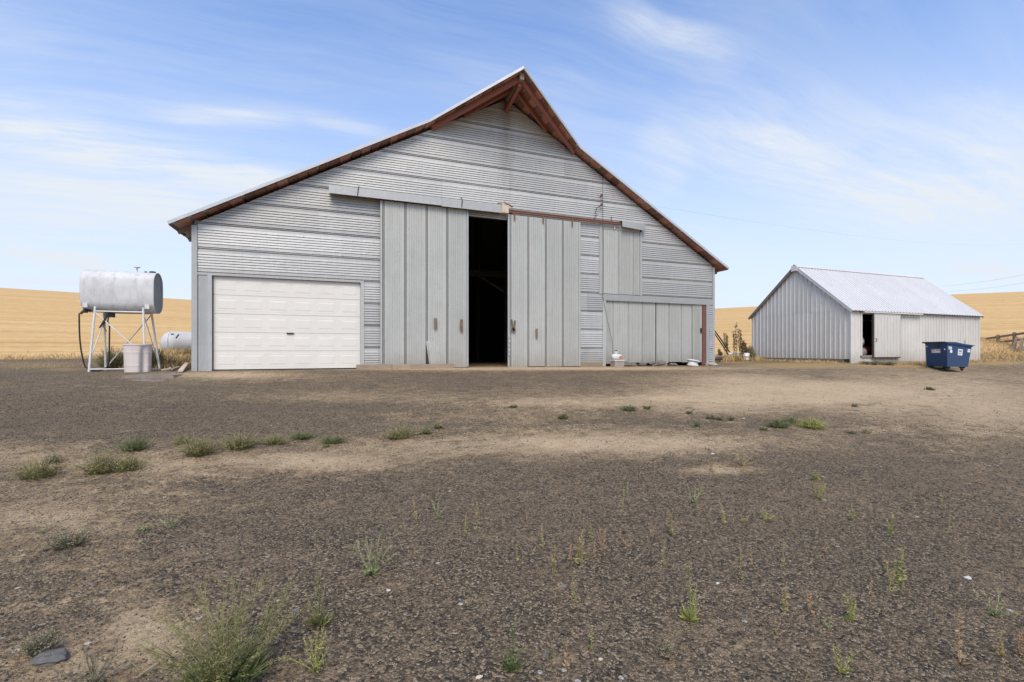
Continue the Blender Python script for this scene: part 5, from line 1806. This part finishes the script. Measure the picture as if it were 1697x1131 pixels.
GR1 = 'green clumps in a line across the yard'
WEEDS = [
    (65, 791, 68, 32, 'bush', 'g', 'bushy green clump nearest the left edge of the yard', GR1, 1.1),
    (90, 768, 24, 16, 'bush', 'e', 'small grey-green tuft just behind the leftmost bushy clump', GR1, 0.5),
    (168, 784, 58, 36, 'bush', 'g', 'widest bushy clump, tall left half of the joined pair on the left', GR1, 1.2),
    (213, 780, 48, 26, 'bush', 'g', 'lower right half of the joined pair of bushy clumps on the left', GR1, 1.0),
    (223, 747, 44, 24, 'bush', 'd', 'round dark green clump alone below the flat concrete slab', GR1, 1.1),
    (302, 737, 28, 18, 'bush', 'g', 'small clump touching the back left of the pale-tipped clump below the garage door', GR1, 0.6),
    (329, 755, 52, 33, 'bush', 'g', 'pale-tipped clump below the left end of the white garage door', GR1, 1.2),
    (396, 743, 66, 27, 'bush', 'g', 'long reddish-tipped clump below the middle left of the white garage door', GR1, 1.3),
    (456, 736, 40, 17, 'bush', 'g', 'low clump below the garage door handle', GR1, 0.8),
    (500, 728, 38, 13, 'bush', 'd', 'flat dark clump below the right half of the garage door', GR1, 0.8),
    (552, 735, 40, 14, 'bush', 'd', 'flat clump below the right end of the garage door', GR1, 0.8),
    (540, 742, 14, 5, 'mat', 'd', 'tiny dark tuft in front of the flat clump by the garage door right end', GR1, 0.4),
    (663, 726, 52, 21, 'bush', 'g', 'olive clump below the left sliding door, largest there', GR1, 1.2),
    (705, 719, 22, 8, 'bush', 'd', 'small flat tuft between two others below the left sliding door', GR1, 0.5),
    (726, 710, 15, 11, 'bush', 'g', 'rightmost little tuft below the left sliding door', GR1, 0.4),
    (850, 676, 17, 6, 'mat', 'd', 'tiny green tuft below the dark barn gap', None, 0.5),
    (934, 695, 18, 9, 'bush', 'd', 'dark small tuft below the right sliding door', None, 0.5),
    (1043, 681, 27, 9, 'bush', 'd', 'flat green tuft below the row of brown rocks', None, 0.6),
    (1072, 678, 18, 7, 'mat', 'd', 'tiny tuft just right of the flat one below the rocks', None, 0.4),
    (1143, 686, 16, 6, 'mat', 'e', 'grey sprig at the back left of the scattered grey weed patch', None, 0.4),
    (1156, 707, 16, 8, 'mat', 'd', 'green sprig at the front left of the scattered grey weed patch', None, 0.4),
    (1178, 695, 24, 9, 'mat', 'e', 'brown-grey weed in the middle of the scattered patch, left of its twin', None, 0.6),
    (1194, 697, 26, 9, 'mat', 'e', 'grey-green weed in the middle of the scattered patch', None, 0.6),
    (1212, 697, 18, 8, 'mat', 'e', 'right-hand grey weed of the scattered patch', None, 0.5),
    (1267, 714, 16, 6, 'mat', 'd', 'flat tuft left of the bright green clump on the right', None, 0.5),
    (1290, 709, 40, 15, 'bush', 'd', 'bright green clump on the right half of the yard', None, 1.1),
    (1312, 702, 24, 11, 'bush', 'd', 'dark tuft between the bright green and the yellow clump', None, 0.6),
    (1347, 710, 48, 18, 'bush', 'y', 'yellow-green feathery clump below the small shed', None, 1.1),
    (1436, 718, 22, 7, 'mat', 'g', 'flat tuft right of the yellow-green clump', None, 0.5),
    (1411, 719, 26, 6, 'mat', 'e', 'thin grey mat of weed just right of the yellow-green clump', None, 0.5),
    (1541, 647, 17, 7, 'mat', 'd', 'lone green tuft below the blue dumpster', None, 0.5),
    (1415, 674, 15, 4, 'mat', 'e', 'tiny flat sprig below the shed door', None, 0.4),
    (113, 906, 62, 30, 'bush', 'e', 'greyish sprawling weed with a green foot at the left', None, 0.7),
    (71, 884, 22, 24, 'spike', 'p', 'faint pale sprig above the greyish sprawling weed', None, 1.0),
    (283, 877, 42, 32, 'spread', 'p', 'small light green rosette with pale stalks, left of middle', None, 0.6),
    (237, 880, 26, 9, 'mat', 'p', 'little light green rosette left of the stalky one', None, 0.4),
    (64, 1085, 56, 42, 'bush', 'e', 'half dried brown and green weed above the grey rock', None, 0.6),
    (155, 1140, 76, 62, 'spread', 'e', 'dark loose weed cut by the bottom edge right of the grey rock', None, 1.4),
    (372, 1142, 215, 180, 'big', 'b', 'largest weed, a tall wild bush of wands at the bottom left', None, 1.0),
    (529, 1035, 58, 98, 'upright', 'g', 'upright weed with a reddish spire right of the largest weed', None, 1.0),
    (523, 1113, 104, 54, 'spread', 'y', 'yellow-green weed with arms spread low at the bottom edge', None, 1.0),
    (615, 953, 78, 74, 'spread', 'p', 'pale green antler-like weed in the foreground middle left', None, 1.2),
    (849, 1110, 74, 82, 'upright', 'd', 'dark green weed with one thin red spire at the bottom middle', None, 1.1),
    (691, 861, 10, 32, 'spike', 's', 'thin leaning sprig left of the little green rosette', None, 0.5),
    (725, 860, 36, 30, 'spread', 'p', 'little green rosette with two pale horns', None, 0.5),
    (772, 884, 12, 27, 'spike', 'y', 'bright short sprig left of a forked one, middle foreground', None, 0.5),
    (790, 877, 12, 40, 'spike', 's', 'taller reddish sprig with a white stone at its foot', None, 0.5),
    (858, 931, 12, 30, 'spike', 's', 'lone slim sprig left of the dry sprig cluster', None, 0.5),
    (898, 909, 16, 34, 'spike', 's', 'dry sprig at the upper left of the cluster in the middle', None, 1.0),
    (917, 950, 14, 42, 'spike', 's', 'double-headed dry sprig at the lower left of the cluster', None, 1.0),
    (960, 935, 18, 58, 'spike', 's', 'tallest dry sprig of the cluster in the middle foreground', None, 1.5),
    (944, 928, 14, 26, 'spike', 't', 'reddish tan sprig just left of the tallest of the cluster', None, 1.0),
    (973, 929, 12, 28, 'spike', 's', 'short sprig just right of the tallest of the cluster', None, 0.5),
    (984, 925, 18, 24, 'spike', 't', 'tan branched sprig right of the cluster centre', None, 1.0),
    (998, 912, 24, 42, 'spread', 't', 'forked tan sprig with a white stone, right end of the cluster', None, 0.5),
    (980, 896, 20, 27, 'spike', 's', 'sprig at the back of the cluster', None, 1.0),
    (951, 993, 12, 46, 'spike', 's', 'single straight green sprig by the oval grey stone', None, 0.5),
    (1024, 895, 14, 18, 'spike', 't', 'small tan sprig right of the cluster, behind its neighbour', None, 0.5),
    (1040, 908, 22, 24, 'spread', 't', 'bent tan sprig to the right of the cluster', None, 0.4),
    (1080, 889, 20, 20, 'spike', 't', 'pair of short tan twigs left of the leaning green sprig', None, 1.0),
    (1113, 886, 16, 40, 'spike', 's', 'leaning green sprig above the tall upright weed', None, 1.0),
    (1098, 937, 14, 40, 'spike', 's', 'thin sprig above and left of the tall upright weed', None, 0.5),
    (1144, 1027, 44, 96, 'upright', 'y', 'tall slender upright weed right of the middle foreground', None, 0.7),
    (1150, 834, 56, 28, 'spread', 'p', 'pale weed with curved arms below the scattered grey patch', None, 0.7),
    (1029, 840, 16, 28, 'spike', 's', 'leaning pale sprig left of the curved-arm weed', None, 0.5),
    (1041, 817, 14, 18, 'spike', 'p', 'small pale sprig behind the leaning one', None, 0.5),
    (958, 807, 14, 12, 'spread', 't', 'bleached forked twig lying on the dark gravel below the barn gap', None, 0.4),
    (1182, 782, 20, 22, 'spike', 's', 'faint sprig on the small tan patch', None, 1.0),
    (1230, 772, 46, 24, 'spread', 's', 'sparse tuft of thin pale stalks right of the small tan patch', None, 0.7),
    (1351, 797, 16, 14, 'mat', 'y', 'small bright tuft behind the green and pale one on the right', None, 0.5),
    (1359, 828, 30, 30, 'spread', 'y', 'bright green weed with a pale foot on the right', None, 0.7),
    (1201, 869, 16, 36, 'spike', 's', 'upright sprig left of two low tufts', None, 1.0),
    (1233, 867, 22, 16, 'spread', 's', 'left low tuft of a pair on the right foreground', None, 0.5),
    (1267, 863, 26, 20, 'spread', 'y', 'right low cup-shaped tuft of a pair on the right foreground', None, 0.7),
    (1415, 865, 14, 28, 'spike', 'y', 'sturdy sprig on the gravel below the blue dumpster side', None, 1.0),
    (1476, 884, 18, 34, 'spike', 'y', 'leaning sprig right of the sturdy one', None, 1.0),
    (1573, 883, 12, 24, 'spike', 's', 'short sprig far right above the white shard', None, 0.5),
    (1433, 806, 18, 12, 'spread', 's', 'pale curled twig right of the bright green weed', None, 0.4),
    (1659, 874, 12, 16, 'spike', 't', 'short tan twig near the right edge', None, 0.5),
    (1226, 929, 14, 30, 'spike', 's', 'leaning straw sprig left of a tan twig, right foreground', None, 0.5),
    (1245, 937, 14, 27, 'spike', 't', 'tan twig right of the leaning straw sprig', None, 0.5),
    (1231, 961, 12, 27, 'spike', 's', 'sprig directly below the leaning straw sprig', None, 0.5),
    (1299, 938, 18, 36, 'spike', 's', 'long leaning sprig, right foreground above its twin', None, 0.5),
    (1368, 918, 18, 20, 'spread', 't', 'broken tan stalk between leaning sprigs', None, 0.3),
    (1299, 1014, 16, 46, 'spike', 's', 'dense straw spike above the small white pebble', None, 1.0),
    (1345, 1018, 20, 38, 'spike', 't', 'dead tan stalk right of the dense straw spike', None, 1.0),
    (1290, 1053, 16, 30, 'spike', 's', 'little sprig with a round yellowish foot', None, 0.5),
    (1373, 1042, 16, 20, 'spread', 'p', 'tiny pale tuft left of the forked yellow weed', None, 0.5),
    (1408, 1028, 36, 48, 'spread', 'y', 'forked yellow-green weed in the right foreground', None, 0.6),
    (1394, 1115, 46, 50, 'spread', 'y', 'weed with three horns and an orange foot at the bottom right', None, 0.5),
    (1465, 946, 12, 20, 'spike', 's', 'short sprig left of the tall leaning pair', None, 0.5),
    (1478, 979, 18, 48, 'spike', 's', 'left sprig of the tall leaning pair on the right', None, 1.0),
    (1490, 968, 20, 58, 'spike', 'y', 'right and taller sprig of the leaning pair on the right', None, 1.0),
    (1495, 986, 12, 22, 'spike', 's', 'short sprig at the foot of the tall leaning pair', None, 0.5),
    (1443, 985, 20, 32, 'spike', 't', 'thin reddish stalk left of the tall leaning pair', None, 0.5),
    (1648, 1021, 56, 56, 'spread', 'p', 'pale fanned weed near the right edge below the white shard', None, 0.7),
    (1591, 1099, 20, 74, 'spike', 't', 'tall dead reddish stalk at the bottom right', None, 0.5),
    (1659, 1088, 22, 40, 'upright', 's', 'bushy sprig near the bottom right corner', None, 0.6),
    (1694, 1089, 36, 54, 'spread', 't', 'tan weed cut by the right edge near the bottom', None, 0.8),
    (1102, 1087, 26, 24, 'bush', 'e', 'soft grey tuft at the bottom right of middle', None, 0.4),
    (912, 1096, 16, 26, 'spike', 'e', 'small grey sprig beside the grey stone at the bottom middle', None, 1.0),
    (939, 1108, 28, 52, 'spike', 't', 'pinkish stalk with a green foot at the bottom middle', None, 0.5),
    (978, 1076, 14, 34, 'spike', 'y', 'single green spike beside two white pebbles', None, 0.5),
    (872, 867, 10, 22, 'spike', 't', 'faint tan twig on the dark gravel right of the forked sprigs', None, 0.5),
    (1626, 803, 12, 30, 'spike', 't', 'faint tall stalk at the far right of the yard', None, 0.5),
    (1565, 838, 12, 22, 'spike', 's', 'faint pale sprig right of the curled twig', None, 0.5),
]
for a in WEEDS:
    weed(a[0], a[1], a[2], a[3], a[4], a[5], a[6], a[7], a[8])
# behind and beside things
for px, py, w_, h_, k, m_, t, lab in [
        (184, 611, 34, 34, 'bush', 'g', 12.6, 'green and brown weed under the fuel tank stand'),
        (256, 606, 26, 34, 'bush', 'g', 13.2, 'green weed right of the fuel tank stand behind the drum'),
        (312, 594, 22, 26, 'bush', 'g', 17.0, 'green weed at the barn corner before the propane tank'),
        (1218, 590, 18, 62, 'dock', 'k', 23.5, 'tallest dark dock stem between the barn and the shed'),
        (1206, 588, 10, 46, 'dock', 'k', 23.8, 'slim dock stem left of the tallest between barn and shed'),
        (1226, 590, 12, 58, 'dock', 'k', 24.2, 'thin dock stem right of the tallest between barn and shed'),
        (1231, 588, 12, 36, 'dock', 'k', 23.6, 'shorter green-brown dock stem above the white bucket'),
        (1239, 590, 14, 34, 'dock', 'k', 24.4, 'leaning dock stem beside the shed back corner'),
        (1193, 588, 10, 20, 'dock', 'k', 23.0, 'short dock stem beside the barn corner'),
        (1243, 597, 14, 24, 'bush', 'g', 24.8, 'green-brown weed squeezed between the bucket and the shed'),
        (1440, 605, 36, 6, 'mat', 'e', 20.5, 'flat grey-green weed along the shed foot under the doorway'),
        (1466, 604, 34, 5, 'mat', 'e', 20.8, 'low green weed along the shed foot right of the doorway')]:
    q = at_t(px, py, t)
    weed(0, 0, w_, h_, k, m_, lab, None, 2.2 if k == 'bush' else 1.5, (q.x, q.y, min(G(q.x, q.y), q.z + 0.05), t))

# single stones that stand out
for i, (px, py, wpx, m_, lab) in enumerate([
        (84, 1096, 58, GREYSTONE, 'long grey rock half buried at the bottom left'), (673, 936, 13, STONE, 'grey stone right of the antler-like weed'), (932, 975, 19, STONE, 'oval grey stone left of the single straight sprig'),
        (644, 981, 10, PALESTONE, 'white pebble below the antler-like weed'), (904, 1090, 14, GREYSTONE, 'blue-grey stone at the bottom middle'), (794, 1124, 12, CREAM, 'tan pebble at the bottom edge left of the dark weed'),
        (1604, 959, 17, PALESTONE, 'long white shard on the gravel at the right'), (1189, 968, 10, PALESTONE, 'white pebble right of the tall slender weed'), (1181, 753, 8, PALESTONE, 'white scrap on the edge of the dark gravel below the low doors'),
        (490, 1014, 13, GREYSTONE, 'grey stone left of the upright weed with a spire'), (461, 997, 7, PALESTONE, 'white pebble above the largest weed'), (102, 1099, 13, PALESTONE, 'white lump at the right end of the long grey rock'),
        (995, 1096, 9, CREAM, 'tan chip right of the pinkish stalk'), (1233, 694, 6, PALESTONE, 'white chip beside the scattered grey weed patch'), (772, 717, 4, DARKIRON, 'small black lump on the tan dirt below the left sliding door')]):
    (x_, y_, z_), t = gp_(px, py)
    s_ = wpx * t / FPX / 2 * (0.78 if m_ is PALESTONE else 0.9)
    rock((x_, y_, z_ + s_ * 0.12), s_, s_ * 0.65, s_ * 0.42, m_, lab, None, rnd.uniform(-0.5, 0.2), 60 + i, name='stone', cat='stone')
(a, _), (b, _) = gp_(226, 1131, 0.012), gp_(300, 1096, 0.03)
tag(MB().tube([a, Vector(a).lerp(Vector(b), 0.5) + Vector((0.01, 0, 0.02)), b], [0.004, 0.0035, 0.002], 5).build('dry_stalk', TIMBER, None, False, a), 'fallen dry stalk lying left of the largest weed', 'stalk')

# ------------------------------------------------------------------ loose gravel in the near yard
def mat_gravel():
    m, n, bs, P = new_mat('loose_gravel')
    isl = n.add('ShaderNodeNewGeometry').outputs['Random Per Island']
    c = n.ramp(isl, [(0.0, (0.030, 0.027, 0.023)), (0.34, (0.066, 0.057, 0.046)), (0.52, (0.112, 0.091, 0.066)), (0.68, (0.20, 0.152, 0.098)), (0.90, (0.35, 0.26, 0.165)), (0.992, (0.30, 0.24, 0.175)), (0.9985, (0.50, 0.44, 0.37))])
    c = n.mix(n.math('MULTIPLY', n.noise(P, 120, 3), 0.35), c, (0.12, 0.095, 0.070))
    n.link(c, bs.inputs['Base Color'])
    bs.inputs['Roughness'].default_value = 0.95
    bs.inputs['Specular IOR Level'].default_value = 0.25
    return m


def scatter_gravel(n, t0, t1, smin, smax, seed):
    g = np.random.default_rng(seed)
    t = np.sqrt(g.uniform(t0 * t0, t1 * t1, n))
    a = g.uniform(-1.22, 1.22, n)
    x = (SN + a * CS) * t
    y = (CS - a * SN) * t
    z = gz(x, y)
    tm_, _ = tan_mask(x, y, z)
    keep = (g.uniform(0, 1, n) > 0.75 * tm_) & (y < 13.6)
    x, y, z = x[keep], y[keep], z[keep]
    n = len(x)
    s = smin * (smax / smin) ** (g.uniform(0, 1, n) ** 2.2)
    oct_ = np.array([(1, 0, 0), (0, 1, 0), (-1, 0, 0), (0, -1, 0), (0, 0, 1), (0, 0, -1)], float)
    v = oct_[None] * g.uniform(0.6, 1.25, (n, 6, 1)) + g.uniform(-0.25, 0.25, (n, 6, 3))
    v *= np.array([1, 0.85, 0.62])
    th = g.uniform(0, 6.283, n)
    c_, s_ = np.cos(th)[:, None], np.sin(th)[:, None]
    vx = v[..., 0] * c_ - v[..., 1] * s_
    vy = v[..., 0] * s_ + v[..., 1] * c_
    v = np.stack([vx, vy, v[..., 2]], -1) * s[:, None, None]
    v += np.stack([x, y, z + s * 0.12], -1)[:, None, :]
    f = np.array([(0, 1, 4), (1, 2, 4), (2, 3, 4), (3, 0, 4), (1, 0, 5), (2, 1, 5), (3, 2, 5), (0, 3, 5)])
    F = (f[None] + (np.arange(n) * 6)[:, None, None]).reshape(-1, 3)
    return v.reshape(-1, 3), F


GRAV = mat_gravel()
vs_, fs_, off = [], [], 0
for n_, t0, t1, a_, b_, sd_ in ((70000, 1.55, 3.6, 0.0024, 0.0080, 1), (70000, 3.4, 7.5, 0.0040, 0.011, 2), (16000, 7.3, 14.0, 0.007, 0.016, 3)):
    v_, f_ = scatter_gravel(n_, t0, t1, a_, b_, sd_)
    vs_.append(v_)
    fs_.append(f_ + off)
    off += len(v_)
o = fast_mesh('gravel', np.vstack(vs_), np.vstack(fs_), GRAV, smooth=False)
tag(o, 'loose dark gravel strewn over the yard', 'gravel', None, 'stuff')


# ------------------------------------------------------------------ dry grass
def blades(x, y, h, wd, g, lean=0.5):
    n = len(x)
    z = gz(x, y)
    az = g.uniform(0, 6.283, n)
    ln = g.uniform(0.1, lean, n) * h
    hh = h * g.uniform(0.5, 1.1, n)
    wa = g.uniform(0, 6.283, n)
    wx, wy = np.cos(wa) * wd, np.sin(wa) * wd
    ox, oy = np.cos(az) * ln, np.sin(az) * ln
    v = np.stack([np.stack([x - wx, y - wy, z - 0.01], -1), np.stack([x + wx, y + wy, z - 0.01], -1), np.stack([x + ox * 0.4 + wx * 0.7, y + oy * 0.4 + wy * 0.7, z + hh * 0.6], -1),
                  np.stack([x + ox, y + oy, z + hh], -1)], 1)
    t = np.tile(np.array([0.0, 0.0, 0.5, 1.0]), (n, 1))
    f = np.array([(0, 1, 2), (0, 2, 3)])
    F = (f[None] + (np.arange(n) * 4)[:, None, None]).reshape(-1, 3)
    return v.reshape(-1, 3), F, t.reshape(-1)


g = np.random.default_rng(5)
V_, F_, T_, off = [], [], [], 0


def patch(cx, cy, rx, ry, n, h, wd):
    global off
    q = np.sqrt(g.uniform(0, 1, n))
    a = g.uniform(0, 6.283, n)
    x = cx + 1.7 * rx * q * np.cos(a)
    y = cy + 1.7 * ry * q * np.sin(a)
    inside = ((x > BX0 - 0.1) & (x < BX1 + 0.1) & (y > YW - 0.15) & (y < Y_BACK)) | ((x > SX0 - 0.03) & (x < SX1 + 0.05) & (y > SY0 - 0.05) & (y < SY1 + 0.05))
    x, y = x[~inside], y[~inside]
    v, f, t = blades(x, y, np.full(len(x), h), np.full(len(x), wd), g)
    V_.append(v)
    F_.append(f + off)
    T_.append(t)
    off += len(v)


patch(-4.7, 18.3, 0.6, 1.3, 2200, 0.42, 0.008)          # before the propane tank
patch(-6.2, 21.2, 0.9, 0.7, 1500, 0.62, 0.010)
patch(-5.2, 16.0, 0.5, 0.3, 250, 0.2, 0.006)
patch(17.5, 19.5, 1.8, 1.3, 1800, 0.38, 0.012)          # between barn and shed
patch(20.3, 19.0, 0.8, 0.7, 700, 0.32, 0.012)
patch(21.25, 17.0, 0.22, 1.6, 900, 0.16, 0.010)         # along the shed gable
patch(20.9, 15.0, 0.35, 0.9, 500, 0.09, 0.010)
patch(25.5, 13.65, 2.4, 0.22, 1200, 0.13, 0.010)        # along the shed front
patch(29.8, 13.6, 1.4, 0.3, 500, 0.14, 0.010)
patch(39.5, 16.5, 4.0, 2.6, 4500, 0.26, 0.012)          # under the fence
patch(36.0, 14.0, 3.0, 1.5, 1800, 0.14, 0.012)
patch(-14.0, 24.0, 5.0, 4.0, 900, 0.05, 0.010)         # thin grass in the far left of the yard
patch(-9.5, 19.0, 1.6, 2.0, 300, 0.05, 0.008)
# fringe of uncut grass where the yard meets the stubble
n_ = 15000
aa = g.uniform(-1.05, 1.05, n_) + YAW
rr = R_EDGE + g.normal(0.3, 0.9, n_)
x, y = rr * np.sin(aa), rr * np.cos(aa)
v, f, t = blades(x, y, np.full(n_, 0.20), np.full(n_, 0.015), g)
V_.append(v)
F_.append(f + off)
T_.append(t)
o = fast_mesh('dry_grass', np.vstack(V_), np.vstack(F_), P_HAY, (('tip', np.concatenate(T_)),), smooth=False)
tag(o, 'golden dry grass along the field edge, fence and buildings', 'grass', None, 'stuff')

for o in bpy.data.objects:
    if '_base' in o:
        del o['_base']
